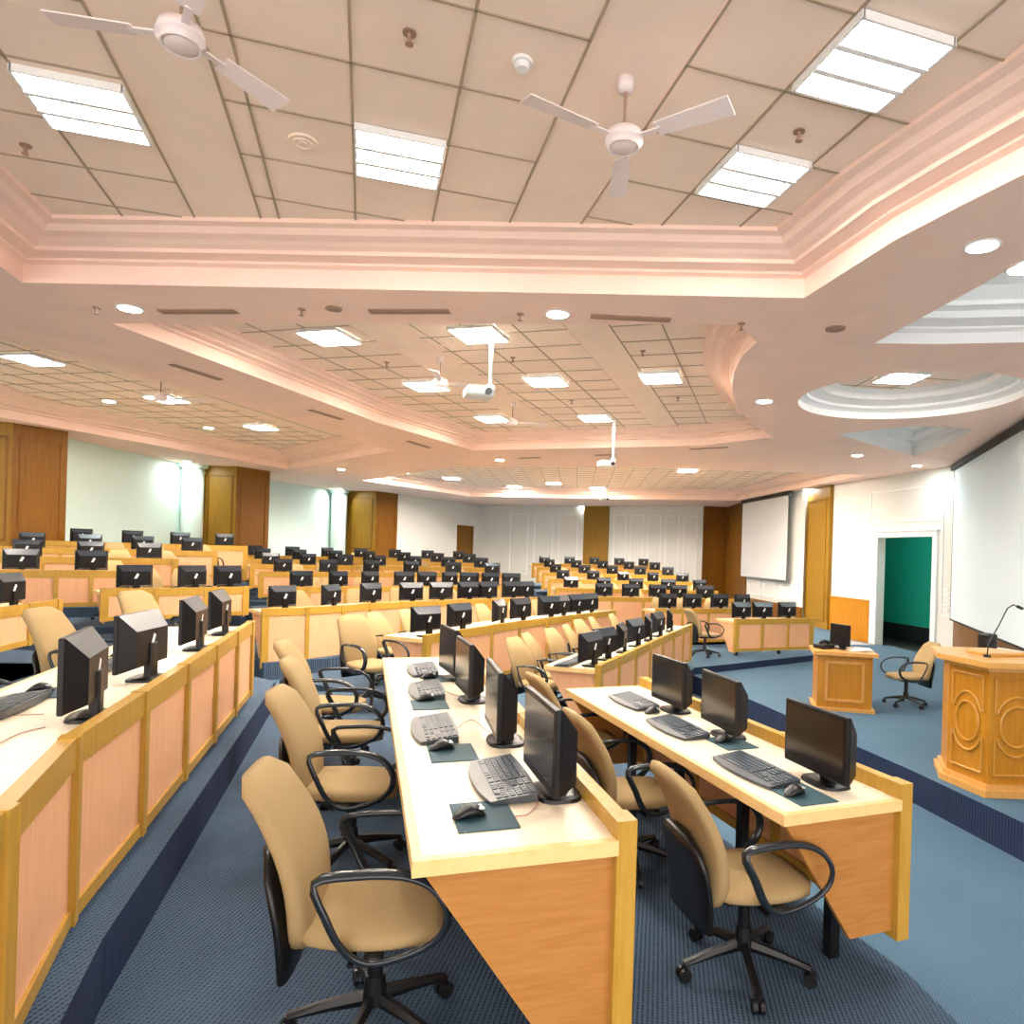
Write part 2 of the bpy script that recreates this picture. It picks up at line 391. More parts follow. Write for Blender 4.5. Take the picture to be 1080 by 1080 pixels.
# ================================================================== CHAIR
def chair_secs_back():
    out = []
    for i in range(13):
        a = i/12; z = .40+.56*a; y = .235+.13*a+.06*a*a-.05*sin(pi*a); w = (.20+.035*sin(pi*min(1, a*1.15)))*(1 if a < .9 else 1-.35*((a-.9)/.1)**2)
        if a < .12: w *= .8+.2*a/.12
        th = .045 if a < .92 else .045*(1-.45*((a-.92)/.08)**2)
        out.append(((0, y, z), (1, 0, 0), (0, 1, 0), w, th))
    return out
def chair(full=True):
    """faces -Y (sitter looks to -Y)"""
    t = thing('office_chair', 'x', 'chair')
    sg = 24 if full else 12
    bm = newbm(); S = chair_secs_back(); S = S if full else S[::3]
    for s in S: pass
    loft(bm, S, sg, 3.2)
    if not full: bmB = bm
    else: link('backrest', bm, 'fabric', t, True)
    bm2 = bmB if not full else newbm()
    secs = []
    N = 10 if full else 4
    for i in range(N+1):
        a = i/N; y = -.25+.50*a; e = min(1, .62+.38*sin(pi*min(max(a, .0), 1))**.35); z = .455-.02*(1-a)**3*1.0-.012*sin(pi*a)
        secs.append(((0, y, z), (1, 0, 0), (0, 0, 1), .245*e, .043*(.55+.45*sin(pi*(.08+.84*a))**.4)))
    loft(bm2, secs, sg, 3.0)
    if full: link('seat', bm2, 'fabric', t, True)
    bm3 = bmB if not full else newbm()
    sh = []
    for i in range(7):
        a = i/6; z = .30+.40*a; y = .262+.075*a-.02*sin(pi*a); w = .16+.05*sin(pi*min(1, .25+.6*a)); w *= (1 if a < .75 else 1-.5*((a-.75)/.25)**2); sh.append(((0, y+.02, z), (1, 0, 0), (0, 1, 0), w, .028))
    loft(bm3, sh if full else sh[::3], sg, 2.6, mi=1)
    if full: link('back_shell', bm3, 'black', t, True)
    for sx in (-1, 1):
        b = bmB if not full else newbm(); x = sx*.265; pts = []
        P = [(.17, .665), (.05, .685), (-.10, .680), (-.20, .645), (-.255, .575), (-.245, .50), (-.18, .44), (-.06, .40), (.02, .405), (.08, .46), (.13, .56)]
        K = 3 if full else 1
        for i in range(len(P)):
            p0, p1, p2, p3 = (Vector(P[(i+k) % len(P)]) for k in (-1, 0, 1, 2))
            for j in range(K):
                q = j/K; v = .5*((2*p1)+(-p0+p2)*q+(2*p0-5*p1+4*p2-p3)*q*q+(-p0+3*p1-3*p2+p3)*q**3)
                bulge = .02*sin(pi*min(1, max(0, (v.y-.4)/.28)))
                pts.append((x+sx*bulge, v.x, v.y))
        tube(b, pts, .012, 8 if full else 5, True, rx=.022, mi=2)
        bar(b, (x, -.02, .405), (sx*.16, -.02, .405), .06, .02, mi=1)
        if full: link('armrest', b, ['black', 'black', 'arm'], t, True)
    b = bmB if not full else newbm()
    box(b, (0, .02, .395), (.24, .28, .045), mi=1); cyl(b, (0, .0, .27), .028, .24, 14, mi=1); cyl(b, (0, 0, .16), .045, .10, 14, .035, mi=1)
    bar(b, (0, .1, .39), (0, .29, .40), .09, .03, mi=1)
    if full:
        bar(b, (-.12, .05, .40), (-.27, .05, .395), .02, .012, mi=1)
        link('gas_stem', b, ['black', 'black'], t)
    b = bmB if not full else newbm()
    for k in range(5):
        a = 2*pi*k/5+.3; d = Vector((cos(a), sin(a), 0)); tube(b, [d*.03+Vector((0, 0, .125)), d*.16+Vector((0, 0, .105)), d*.30+Vector((0, 0, .075))], [.03, .022, .014], 6, rx=.02, mi=1)
    if full: link('star_base', b, ['base', 'base'], t)
    for k in range(5):
        a = 2*pi*k/5+.3; d = Vector((cos(a), sin(a), 0)); c = d*.30
        b = bmB if not full else newbm()
        for s in (-1, 1): cyl(b, (c.x-d.y*.016*s, c.y+d.x*.016*s, .030), .030, .02, 14 if full else 8, mi=1, mat=Matrix.Rotation(a+pi/2, 4, 'Z') @ Matrix.Rotation(pi/2, 4, 'Y'))
        if full:
            cyl(b, (c.x, c.y, .062), .012, .03, 8, mi=1); link('castor', b, ['base', 'base'], t)
    if not full:
        bpy.data.objects.remove(t)
        o = link('office_chair', bmB, ['fabric', 'black', 'arm'], smooth=True); o['category'] = 'chair'; return o
    return t
CH, CHF = chair(True), chair(False)
CG = 'beige office chairs'
def putchair(x, y, z, face, label, proto=None, group=CG):
    place(proto or CH, x, y, z, math.atan2(face[1], face[0])+pi/2, label, 'chair', group, (.92, .92, .93))
def seatpx(u, v, z, face, label):
    x, y = W(u, v, z+.43-HC); putchair(x, y, z, face, label)
# ------------------------------------------------------------------ ROW TWO (front right desk)
a, b = W(959, 830, -.97), W(728, 735.5, -.97)
dv = (Vector(b)-Vector(a)).normalized(); end2 = Vector(a)+dv*2.55
t2, st2 = desk('long_desk', 'front right computer desk with three black widescreen monitors, nearest the stage step', [a, tuple(end2)], HC-1.02, HC-.955, P2+.15, 0, 3, depth=.66, wood_end='endw', endcut=.42, legs=False)
n2 = (-dv.y, dv.x)
# steel feet standing on the front platform
zt2 = HC-1.02
for i in range(4):
    p = Vector(a)+dv*(.2+.7*i)+Vector(n2)*.22
    bm = newbm(); box(bm, (p.x, p.y, (P2+zt2-.036)/2), (.05, .05, zt2-.036-P2), math.atan2(dv.y, dv.x)); link('leg', bm, 'black', t2)
# ROW ONE
a1, b1 = W(668, 867, -.82), W(600, 803, -.82)
d1 = Vector((-1.06, 3.43)).normalized(); a1 = (a1[0], a1[1])
t1, st1 = desk('long_desk', 'centre front computer desk with four angled monitors and keyboards, pale wooden end panel', [a1, tuple(Vector(a1)+d1*3.62)], HC-.87, HC-.815, P1+.14, 0, 5, depth=.66, wood_end='endw', endcut=.40, legs=False)
n1 = (-d1.y, d1.x); zt1 = HC-.87
for i in range(4):
    p = Vector(a1)+d1*(.2+.95*i)+Vector(n1)*.22
    bm = newbm(); box(bm, (p.x, p.y, (P1+zt1-.036)/2), (.05, .05, zt1-.036-P1), math.atan2(d1.y, d1.x)); link('leg', bm, 'black', t1)
# ROW THREE (left foreground)
r0 = (-1.22, 1.0); r1 = W(0, 850, -.68); r2 = W(83, 776, -.68); r3 = W(268, 655, -.68)
seg = [r0, r1, r2]; L3 = (Vector(r3)-Vector(r2)).length
seg = [(-1.25, 1.15), (-1.40, 1.72), r2]+[tuple(Vector(r2)+(Vector(r3)-Vector(r2))*f) for f in (.2, .4, .6, .8, 1)]
t3, st3 = desk('long_desk', 'long left foreground desk seen from its panelled front, monitors showing their backs', seg, HC-.73, HC-.68, P3+.06, 0, 0, depth=.72, resample=False, legs=False)
d3 = (Vector(r3)-Vector(r2)).normalized(); n3 = (-d3.y, d3.x); zt3 = HC-.73
for i in range(5):
    p = Vector(r2)+d3*(-.9+1.1*i)+Vector(n3)*.22
    bm = newbm(); box(bm, (p.x, p.y, (P3+zt3-.036)/2), (.05, .05, zt3-.036-P3), math.atan2(d3.y, d3.x)); link('leg', bm, 'black', t3)
# monitors of row two
for k, (p, q, l) in enumerate([((829.6, 800), (892.6, 830), 'black widescreen monitor at the near end of the front right desk'),
                 ((742, 758), (776, 776), 'black widescreen monitor in the middle of the front right desk'),
                 ((692, 736), (717, 747), 'black monitor at the far end of the front right desk')]):
    monpx(p, q, -.965, zt2, n2, l)
for (p, q, l) in [((552, 800), (590, 848), 'large black monitor nearest the camera on the centre front desk'),
                  ((512.8, 757), (527, 784.5), 'black monitor second from the near end of the centre front desk'),
                  ((481.7, 722), (496, 737), 'black monitor third from the near end of the centre front desk'),
                  ((465, 703), (479, 713), 'black monitor at the far end of the centre front desk')]:
    monpx(p, q, -.815, zt1, n1, l)
for (p, l, dr) in [((87, 757), 'black monitor with slate top edge nearest the camera on the left desk', .12),
                   ((149, 716), 'black monitor seen from behind, second nearest on the left foreground desk', -.16),
                   ((203, 685), 'black monitor third nearest on the left foreground desk, turned sideways', .0),
                   ((231, 669), 'black monitor at the far end of the left foreground desk', -.02)]:
    x, y = W(*p, -.73); place(MON, x, y, zt3, rzof(n3)+dr, l, 'monitor', MG)
x, y = W(-60, 800, -.73)
# keyboards etc
def kset(k, m, pd, h, zt, n, where, dr=0):
    x, y = W(*k, h+.015); place(KB, x, y, zt, rzof(n)+dr, 'black keyboard '+where, 'keyboard', 'keyboards')
    dz = 0
    if pd:
        px, py = W(*pd, h); place(MP, px, py, zt, rzof(n)+dr, 'teal mouse pad '+where, 'mouse pad', 'mouse pads'); dz = .005
    if m:
        mx, my = W(*m, h+.015); place(MO, mx, my, zt+dz, rzof(n)+dr+.15, 'black mouse '+where, 'mouse', 'computer mice')
C1 = 'on the centre front desk, '; C2 = 'on the front right desk, '
kset((528, 821), (495, 859), (510, 861), -.87, zt1, n1, C1+'nearest the camera')
kset((458, 768), (466, 788), (477, 794.5), -.87, zt1, n1, C1+'second from the near end')
kset((450, 727.5), (449, 737), (453, 743.5), -.87, zt1, n1, C1+'third from the near end')
kset((446, 706), (452, 714), (462, 716), -.87, zt1, n1, C1+'at the far end')
kset((794.5, 811.5), (838, 836), (845, 838), -1.02, zt2, n2, C2+'nearest the camera')
kset((713, 767), (763, 780.5), (771, 784), -1.02, zt2, n2, C2+'at its middle')
kset((667, 739.5), (688, 750), None, -1.02, zt2, n2, C2+'at the far end')
L3s = 'on the left foreground desk, '
kset((4, 744), (42, 727), (52, 731), -.73, zt3, n3, L3s+'nearest the camera')
kset((104, 703), (126, 690), None, -.73, zt3, n3, L3s+'second nearest')
x, y = W(180, 668, -.73)
bm = newbm()
for k in range(3): box(bm, (x+.01*k, y+.012*k, zt3+.003+.005*k), (.21, .30, .004), .4+.12*k)
tag(link('paper_stack', bm, 'paper'), 'white papers lying on the left foreground desk between two monitors', 'paper')
# cables
def cable(pts, h, zt, label):
    bm = newbm(); P = []
    w = [Vector((*W(*p, h), zt+.004)) for p in pts]
    for i in range(len(w)-1):
        for j in range(5):
            t = j/5; p0 = w[max(0, i-1)]; p1 = w[i]; p2_ = w[i+1]; p3 = w[min(len(w)-1, i+2)]
            P.append(.5*((2*p1)+(-p0+p2_)*t+(2*p0-5*p1+4*p2_-p3)*t*t+(-p0+3*p1-3*p2_+p3)*t**3))
    P.append(w[-1]); tube(bm, P, .0022, 5); tag(link('cable', bm, 'cable'), label, 'cable', 'thin desk cables')
cable([(543, 862), (556, 860), (566, 850), (567, 838)], -.87, zt1, 'thin reddish cable curling from the nearest mouse on the centre front desk')
cable([(480, 770), (497, 760), (512, 770), (522, 776)], -.87, zt1, 'thin cable between second keyboard and monitor on the centre front desk')
cable([(465, 728), (478, 733), (490, 737)], -.87, zt1, 'thin cable beside the third keyboard on the centre front desk')
cable([(-10, 790), (20, 775), (48, 768)], -.73, zt3, 'thin pinkish cable below the nearest monitor on the left desk')
cable([(-10, 752), (15, 755), (46, 754)], -.73, zt3, 'thin pinkish cable behind the nearest monitor on the left desk')
# chairs, foreground
for u, v, f, l in [(398, 952, (.98, .16), 'beige office chair nearest the camera, left of the centre front desk'),
                   (372, 822, (.98, .12), 'beige office chair second nearest left of the centre front desk'),
                   (366, 768, (.97, .22), 'beige office chair third nearest left of the centre front desk'),
                   (350, 740, (.97, .1), 'beige office chair fourth nearest left of the centre front desk')]:
    seatpx(u, v, P1, f, l)
seatpx(393, 700, P1, (.8, -.6), 'beige office chair turned towards the camera beyond the centre front desk')
for u, v, f, l in [(786, 918, (.93, .30), 'beige office chair nearest the camera, behind the front right desk'),
                   (668, 832, (.93, .36), 'beige office chair second nearest behind the front right desk'),
                   (612, 775, (.9, .4), 'beige office chair at the far end of the front right desk')]:
    seatpx(u, v, P2, f, l)
for x, y, f, l in [(-3.05, 3.3, (.95, .2), 'beige office chair at the left picture edge behind the foreground desk'),
                   (-3.30, 4.75, (.95, .1), 'beige office chair behind the second monitor of the left foreground desk'),
                   (-3.85, 6.45, (.9, -.2), 'beige office chair behind the far end of the left foreground desk')]:
    putchair(x, y, P3, f, l)
# ------------------------------------------------------------------ GENERIC TIERED DESKS
def px(pts, D): return [W(u, v, -D) for u, v in pts]
def tier(name_label, pts, D, hd, zf, nb, mons=None, spacing=.9, chairs=True, proto_c=None, proto_m=None, where='', panel=.70, kb=False, world=None, skirt=True, legs=False, cskip=(), frac0=.35, msc=1.):
    """front runs so that users sit on its left; D = rail depth below eye, hd worktop height below rail"""
    fr = world or px(pts, D)
    zr = HC-D; zt = zr-hd; zb = max(zr-panel, zf+.02 if not skirt else zr-panel)
    t, st = desk('long_desk', name_label, fr, zt, zr, zb, zf, nb, legs=legs)
    L = plen(fr)
    if mons:   # given pixel columns -> lengths along the line
        S = []
        for m in mons:
            best = min(range(201), key=lambda i: abs(pxu(at(fr, L*i/200)[0], zr)-m)); S.append(L*best/200)
    else:
        n = max(1, int(round(L/spacing))); S = [L*(i+.5)/n for i in range(n)]
    for i, s in enumerate(S):
        s = min(max(s, .25), L-.2); p, n, u = at(fr, s)
        x, y = p[0]+n[0]*.19, p[1]+n[1]*.19
        place(proto_m or MONF, x, y, zt, rzof(n)+random.uniform(-.3, .3), 'black monitor, %s from left on the %s' % (ORD[i], where), 'monitor', MG, (msc, msc, msc))
        if kb:
            place(KB, p[0]+n[0]*.43-u[0]*.03, p[1]+n[1]*.43-u[1]*.03, zt, rzof(n), 'dark keyboard, %s from left on the %s' % (ORD[i], where), 'keyboard', 'keyboards')
        if chairs and i not in cskip:
            o = random.uniform(.78, .95); sh = random.uniform(-.06, .06)+frac0*.9
            s2 = min(max(s+sh, .3), L-.1); p, n, u = at(fr, s2); a_ = random.uniform(-.2, .2)
            f = (-n[0]*cos(a_)+n[1]*sin(a_), -n[1]*cos(a_)-n[0]*sin(a_))
            putchair(p[0]+n[0]*o, p[1]+n[1]*o, zf, f, 'beige chair, %s from left behind the %s' % (ORD[i], where), proto_c or CHF)
    return t
def pxu(p, z):
    x, y = p; h = z-HC; xh = x/y*F; yd = -h/y*F
    return CX+xh*cos(R)-yd*sin(R)
# the users' side must be on the left of travel: lines run left->right with the users beyond
def plat(pts, zf, back=1.75, D=None, world=None, front=.10, name='floor_tier'):
    fr = world or px(pts, D); a_ = offline(fr, -front); b_ = offline(fr, back)
    bm = newbm(); strip(bm, a_, b_, .0, zf); struct(name, bm, 'carpS')
# D and second-right desk
tier('pale panelled desk behind the front right desk, row of seven dark monitors', [(633, 702), (730, 658)], 1.15, .05, PITD, 7, [636, 655, 671, 685, 697, 707, 718], where='desk just beyond the front right one', panel=.62, kb=True, frac0=.1)
tier('short desk on the right below the small projection screen, three panels wide', [(776, 653), (858, 652)], 1.17, .05, PITD, 3, [789, 811, 837], where='short desk below the small screen', panel=.62, legs=True, chairs=False)
x, y = W(743, 692, -1.88); putchair(x, y, PITD, (.9, .35), 'beige chair left of the short desk below the small screen')
# C and E1
plat([(450, 670), (540, 656), (649, 643.5)], PC+.02, 2.3, 1.0, front=.06)
tier('pale panelled desk in the centre, behind the beige chairs of the seven monitor desk', [(450, 670), (540, 656), (649, 643.5)], 1.0, .05, PC+.02, 7, [463, 498, 539, 561, 590, 603, 619, 632], where='centre desk behind it', panel=.72, kb=False)
plat([(692, 642), (800, 642)], PITD, 1.2, 1.12)
tier('low desk right of centre with four monitors, left of the short desk', [(692, 642), (800, 642)], 1.12, .05, PITD, 4, [709, 735, 764, 788], where='low desk right of centre', panel=.72)
# B and E
Bp = [(277.5, 642), (345, 640), (393, 636), (470, 633), (570, 630)]
plat(Bp, PB, 1.4, .9)
tier('long pale desk left of centre with tall front panels across the aisle', Bp, .9, .05, PB, 9, [303, 360, 398, 441, 471, 500, 521, 547, 561], where='tall-panelled desk across the aisle', panel=.82)
Ep = [(612, 629), (692, 630.5), (775, 632)]
plat(Ep, PC, 1.3, 1.0)
tier('pale desk behind the low desk right of centre', Ep, 1.0, .05, PC, 5, [639, 667, 696, 719, 747], where='desk behind the low right one', panel=.75)
# L0, L
w0 = [(-5.1, 5.2), W(0, 641, -.68), W(65, 632, -.68)]
plat(None, P3, 1.5, world=w0)
tier('short pale desk at the left picture edge with an angled golden rail', None, .68, .05, P3, 4, None, world=w0, where='short desk at the left edge', panel=.42, spacing=1.2)
Lp = [(107, 621), (200, 620), (262, 618.5)]
plat(Lp, P3+.05, 1.2, .65)
tier('pale desk left of the aisle with two wide front panels', Lp, .65, .05, P3+.05, 3, [145, 211, 273], where='desk left of the aisle', panel=.42)
# upper tiers : (label word, pixel line, D, bays, spacing)
RN = {4: 'fifth', 5: 'fourth', 6: 'third', 7: 'second', 8: 'topmost'}
c4 = px([(285, 619), (345, 619), (400, 618.5), (480, 618), (560, 619)], .75)
r4 = [(-.55, 17.4), (1.8, 17.8), (3.7, 18.1)]
l5 = px([(-20, 601), (13, 601), (132, 602)], .45); lc5 = px([(165, 603.5), (240, 603.5)], .60)
# block, first line, first row number, rail depth per row, bays, gap between rows, monitors of the first row
BL = [('centre', c4, 4, [.75, .545, .45, .37, .31], 8, 1.6, [320, 362, 395, 430, 455, 479, 496, 520, 541]),
      ('right', r4, 4, [.90, .74, .61, .49, .39], 6, 1.5, None),
      ('left', l5, 5, [.45, .30, .18, .07], 4, 1.5, None),
      ('left centre', lc5, 5, [.60, .42, .31, .22], 3, 1.5, None)]
for blk, line, k0, Ds, nb, gap, mons in BL:
    wl = line
    for q, D in enumerate(Ds):
        k = k0+q; zf = HC-D-.78
        if q: wl = offline(wl, gap)
        if blk == 'right' and q: wl = [wl[0], wl[1], (min(wl[2][0], 3.7), wl[2][1])]
        if blk[:4] == 'left':
            xm = -8.6 if blk == 'left' else -9.0; wl = [wl[0] if wl[0][0] > xm else tuple(Vector(wl[0]).lerp(Vector(wl[1]), (xm-wl[0][0])/(wl[1][0]-wl[0][0]) if wl[1][0] > xm else .98))]+list(wl[1:])
        if q and blk == 'left': e = (Vector(wl[-1])-Vector(wl[-2])).normalized(); wl = list(wl[:-1])+[tuple(Vector(wl[-1])+e*.75)]
        if q and blk == 'left centre': e = (Vector(wl[-1])-Vector(wl[-2])).normalized(); wl = list(wl[:-1])+[tuple(Vector(wl[-1])+e*.25)]
        plat(None, zf, gap-.11 if q < len(Ds)-1 else 2.2, world=wl, front=.10)
        word = 'topmost' if k == 8 else RN[k]+' from back'
        tier('pale tiered desk with golden rail, %s in the %s block' % (word, blk), None, D, .05, zf, nb, mons if not q else None, world=wl, spacing=.88, msc=.92 if q == 0 else .84,
             where='%s-block desk %s' % (blk, word), panel=.5, chairs=not (blk == 'left' and k == 8), cskip=(0, len(wl)+9) if blk == 'left' else ())
# ================================================================== CEILING
coffers = []
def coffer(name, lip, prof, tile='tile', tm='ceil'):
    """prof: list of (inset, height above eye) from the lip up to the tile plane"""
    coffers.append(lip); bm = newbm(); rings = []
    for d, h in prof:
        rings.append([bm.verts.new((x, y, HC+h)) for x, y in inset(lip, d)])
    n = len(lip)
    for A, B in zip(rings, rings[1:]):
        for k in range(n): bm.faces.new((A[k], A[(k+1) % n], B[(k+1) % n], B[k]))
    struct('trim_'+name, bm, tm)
    top = inset(lip, prof[-1][0]); bm = newbm(); vs = [bm.verts.new((x, y, HC+prof[-1][1])) for x, y in top]
    es = [bm.edges.new((vs[i], vs[(i+1) % n])) for i in range(n)]
    bmesh.ops.triangle_fill(bm, edges=es, use_beauty=True)
    struct('ceiling_'+name, bm, tile); return top
def clip(poly, o, d):
    """parameter intervals of the line o+t d inside the polygon"""
    ts = []
    for i in range(len(poly)):
        a, b = poly[i], poly[(i+1) % len(poly)]; ex, ey = b[0]-a[0], b[1]-a[1]
        den = d[0]*ey-d[1]*ex
        if abs(den) < 1e-9: continue
        t = ((a[0]-o[0])*ey-(a[1]-o[1])*ex)/den; s = ((a[0]-o[0])*d[1]-(a[1]-o[1])*d[0])/den
        if 0 <= s < 1: ts.append(t)
    ts.sort(); return [(ts[i], ts[i+1]) for i in range(0, len(ts)-1, 2)]
def grid(name, poly, th, xs, y0, ty, bands, h):
    """T-bars. th: grid rotation as used in loc(); xs column lines; bands X-intervals left plain"""
    bm = newbm(); ex, ey = (cos(th), sin(th)), (-sin(th), cos(th)); z = HC+h-.003
    def P(X, Y): return (ex[0]*X+ey[0]*Y, ex[1]*X+ey[1]*Y)
    for X in xs:
        for a, b in clip(poly, P(X, 0), ey):
            p, q = P(X, a), P(X, b); bar(bm, (*p, z), (*q, z), .014, .008)
    for b0, b1 in bands:
        for X in (b0, b1):
            for a, b in clip(poly, P(X, 0), ey):
                p, q = P(X, a), P(X, b); bar(bm, (*p, z), (*q, z), .005, .006, 1)
    k = -40
    while k < 80:
        Y = y0+k*ty; k += 1
        for a, b in clip(poly, P(0, Y), ex):
            segs = [(a, b)]
            for b0, b1 in bands:
                ns = []
                for s, e in segs:
                    if e <= b0 or s >= b1: ns.append((s, e)); continue
                    if s < b0: ns.append((s, b0))
                    if e > b1: ns.append((b1, e))
                segs = ns
            for s, e in segs:
                if e-s > .02: bar(bm, (*P(s, Y), z), (*P(e, Y), z), .012, .008)
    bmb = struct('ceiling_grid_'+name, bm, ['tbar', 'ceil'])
CROWN = [(0, HS), (0, 2.20), (.05, 2.215), (.05, 2.235), (.17, 2.245), (.17, 2.275), (.22, 2.29), (.26, 2.31), (.33, 2.325), (.37, 2.36), (.43, 2.37), (.43, 2.40)]
tileF = [(-4.35, -2), W(11, 182, HT), W(55, 226, HT), W(820, 239, HT), W(885, 182, HT), W(957, 131, HT), W(1060, 62, HT), (2.35, 1.8), (2.6, -2)]
tileF[1] = (-3.83, 4.54); tileF[0] = (-2.2, -1.6); 
lipF = inset(tileF, -.43)
top = coffer('front', lipF, CROWN)
T = .535
grid('front', top, .30, [-1.798-T*k for k in range(0, 5)]+[-1.28, -.81, -.68, -.14, .40, .935, 1.43, 1.985, 2.52, 3.05], 3.61, .535, [(-1.28, -.81), (.94, 1.42)], HT)
CR2 = [(d*.8, HS+(h-HS)*.9) for d, h in CROWN]
HT2 = CR2[-1][1]
arc = [(798, 361), (783, 375), (774, 392), (772, 412), (780, 433), (795, 449), (816, 461)]
lip2 = [W(118, 341, HS), W(400, 446, HS), W(500, 475, HS), W(740, 470, HS)]+[W(u, v, HS) for u, v in arc[::-1]]+[(1.35, 6.05)]
top = coffer('middle', lip2, CR2)
grid('middle', top, -.27, [-1.12, -1.655, -2.65, -3.2, -3.73, -4.95, -5.5], 6.43, T, [(-2.12, -1.655), (-4.4, -3.85)], HT2)
lip3 = [(-5.9, 7.2), (-4.0, 14.6), (-8.0, 18.8), (-10.1, 11.9), (-9.2, 7.4)]
top = coffer('left', lip3, [(d*1.6, h) for d, h in CROWN])
grid('left', top, -.2, [-3.2-1.5*T-T*k for k in range(2, 16)], 6.2, T, [(-8.6, -8.0)], HT)
t4 = [(5.3, 24.3), (6.25, 16.7), (1.5, 16.5), (-3.0, 17.6), (-6.3, 21.5), (-4.0, 26.0), (0, 25.5)]
top = coffer('back', inset(t4, -.43), CROWN)
grid('back', top, 0, [-6+T*k for k in range(26)], 16.5, T, [], HT)
cc = (4.05, 8.6)
circ = [(cc[0]+1.30*cos(2*pi*k/40), cc[1]+1.30*sin(2*pi*k/40)) for k in range(40)]
top = coffer('round', circ, [(0, HS), (0, 2.14), (.05, 2.17), (.10, 2.18), (.10, 2.22), (.2, 2.25), (.28, 2.27), (.30, 2.34), (.36, 2.40)], tm='stagec')
grid('round', top, .1, [4.65, 5.18], 7.9, T, [], HT)
lip6 = [W(922, 362, HS), (3.3, 6.42), (4.02, 6.3), (4.8, 6.0), (5.6, 5.4), (5.9, 4.3), (5.5, 3.2), (4.4, 2.7), (3.35, 3.0), (2.97, 3.9), (2.90, 4.99)]
coffer('stage', lip6, [(0, HS), (0, 2.15), (.06, 2.17), (.06, 2.19), (.24, 2.21), (.24, 2.27), (.34, 2.29), (.34, 2.33), (.5, 2.40)], 'whitet', 'stagec')
lip7 = [(4.14, 11.16), (6.37, 13.21), (6.25, 11.6), (5.94, 10.43), (5.0, 10.25)]
coffer('corner', lip7, [(0, HS), (0, 2.2), (.12, 2.22), (.12, 2.28), (.25, 2.32), (.3, 2.40)], 'whitet', 'stagec')
# soffit with holes
bm = newbm(); es = []
outer = [(-16, -2), (-16, 36), (12, 36), (12, -2)]
lipF_ = [p for p in lipF]
for poly in [outer]+coffers:
    vs = [bm.verts.new((x, y, ZS)) for x, y in poly]
    es += [bm.edges.new((vs[i], vs[(i+1) % len(vs)])) for i in range(len(vs))]
bmesh.ops.triangle_fill(bm, edges=es, use_beauty=True)
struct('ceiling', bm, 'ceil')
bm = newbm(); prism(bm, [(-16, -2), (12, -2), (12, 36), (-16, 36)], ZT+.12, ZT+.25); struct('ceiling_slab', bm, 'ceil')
# ------------------------------------------------------------------ light fixtures
def fixture(tb='tube'):
    t = thing('ceiling_light', 'x', 'light'); w = .50
    bm = newbm()
    for s in (-1, 1):
        box(bm, (s*w/2, 0, -.014), (.014, w+.014, .042)); box(bm, (0, s*w/2, -.014), (w, .014, .042))
    link('frame', bm, 'whitet', t)
    for k in (-1, 0, 1):
        bm = newbm(); tube(bm, [(-.235, k*.165, -.004), (.235, k*.165, -.004)], .030, 10, rx=.045); link('tube', bm, tb, t)
    bm = newbm(); box(bm, (0, 0, .006), (w, w, .004))
    for k in (-.5, .5): box(bm, (0, k*.165, -.020), (w, .034, .045), mi=1)
    for k in range(9): box(bm, (-.24+.06*k, 0, .0), (.003, w, .008))
    link('reflector', bm, ['refl', 'whitet'], t); return t
FX = fixture(); FXF = fixture('tubef'); FXB = fixture('tubeb')
LP = [((91, 109), HT, .30, 'at the upper left of the front ceiling bay'), ((421, 163), HT, .30, 'in the middle of the front ceiling bay'),
      ((918, 64), HT, .30, 'largest and brightest, at the upper right of the front bay'), ((793, 184), HT, .30, 'at the right of the front ceiling bay, beside the fan'),
      ((347, 353), HT2, -.27, 'at the near left of the middle ceiling bay'), ((505, 350), HT2, -.27, 'behind the projector pole, half hidden by the soffit'),
      ((576, 400), HT2, -.27, 'at the centre of the middle ceiling bay'), ((697, 396), HT2, -.27, 'at the near right of the middle ceiling bay'),
      ((628, 439), HT2, -.27, 'far centre of the middle bay, above the white pole'), ((520, 440), HT2, -.27, 'far left of the middle ceiling bay'),
      ((450, 405), HT2, -.27, 'left of the projector in the middle ceiling bay'),
      ((35, 377), HT, -.2, 'at the left picture edge in the left ceiling bay'), ((176, 419), HT, -.2, 'in the middle of the left ceiling bay'), ((275, 449), HT, -.2, 'far end of the left ceiling bay'),
      ((421, 497), HT, 0, 'leftmost in the back ceiling bay'), ((476, 503.5), HT, 0, 'second from left in the back ceiling bay'), ((516, 516), HT, 0, 'farthest left in the back ceiling bay'),
      ((543, 512.5), HT, 0, 'back ceiling bay, left of the small projector'), ((584, 509), HT, 0, 'back ceiling bay, nearer left of the small projector'), ((630, 514), HT, 0, 'back ceiling bay, right behind the small projector'),
      ((660, 483), HT, 0, 'near edge of the back ceiling bay'), ((725, 495), HT, 0, 'centre right of the back ceiling bay'), ((783, 489), HT, 0, 'right side of the back ceiling bay'), ((856, 477), HT, 0, 'at the far right of the back ceiling bay'),
      ((950, 396), HT, .1, 'inside the round ceiling recess')]
for p, h, th, l in LP:
    x, y = W(*p, h); place(FX if y < 6 or h == HT and th == .1 else FXF if y < 16.2 else FXB, x, y, HC+h-.012, th, 'square tube light '+l, 'light', 'square ceiling lights')
def downlight(lm='lamp'):
    t = thing('downlight', 'x', 'light')
    bm = newbm(); tube(bm, [(.098*cos(2*pi*k/20), .098*sin(2*pi*k/20), -.004) for k in range(20)], .008, 6, True, rx=.012); link('trim_ring', bm, 'whitet', t)
    bm = newbm(); cyl(bm, (0, 0, -.004), .092, .006, 20); link('lamp', bm, lm, t); return t
DL = downlight(); DLF = downlight('lampf')
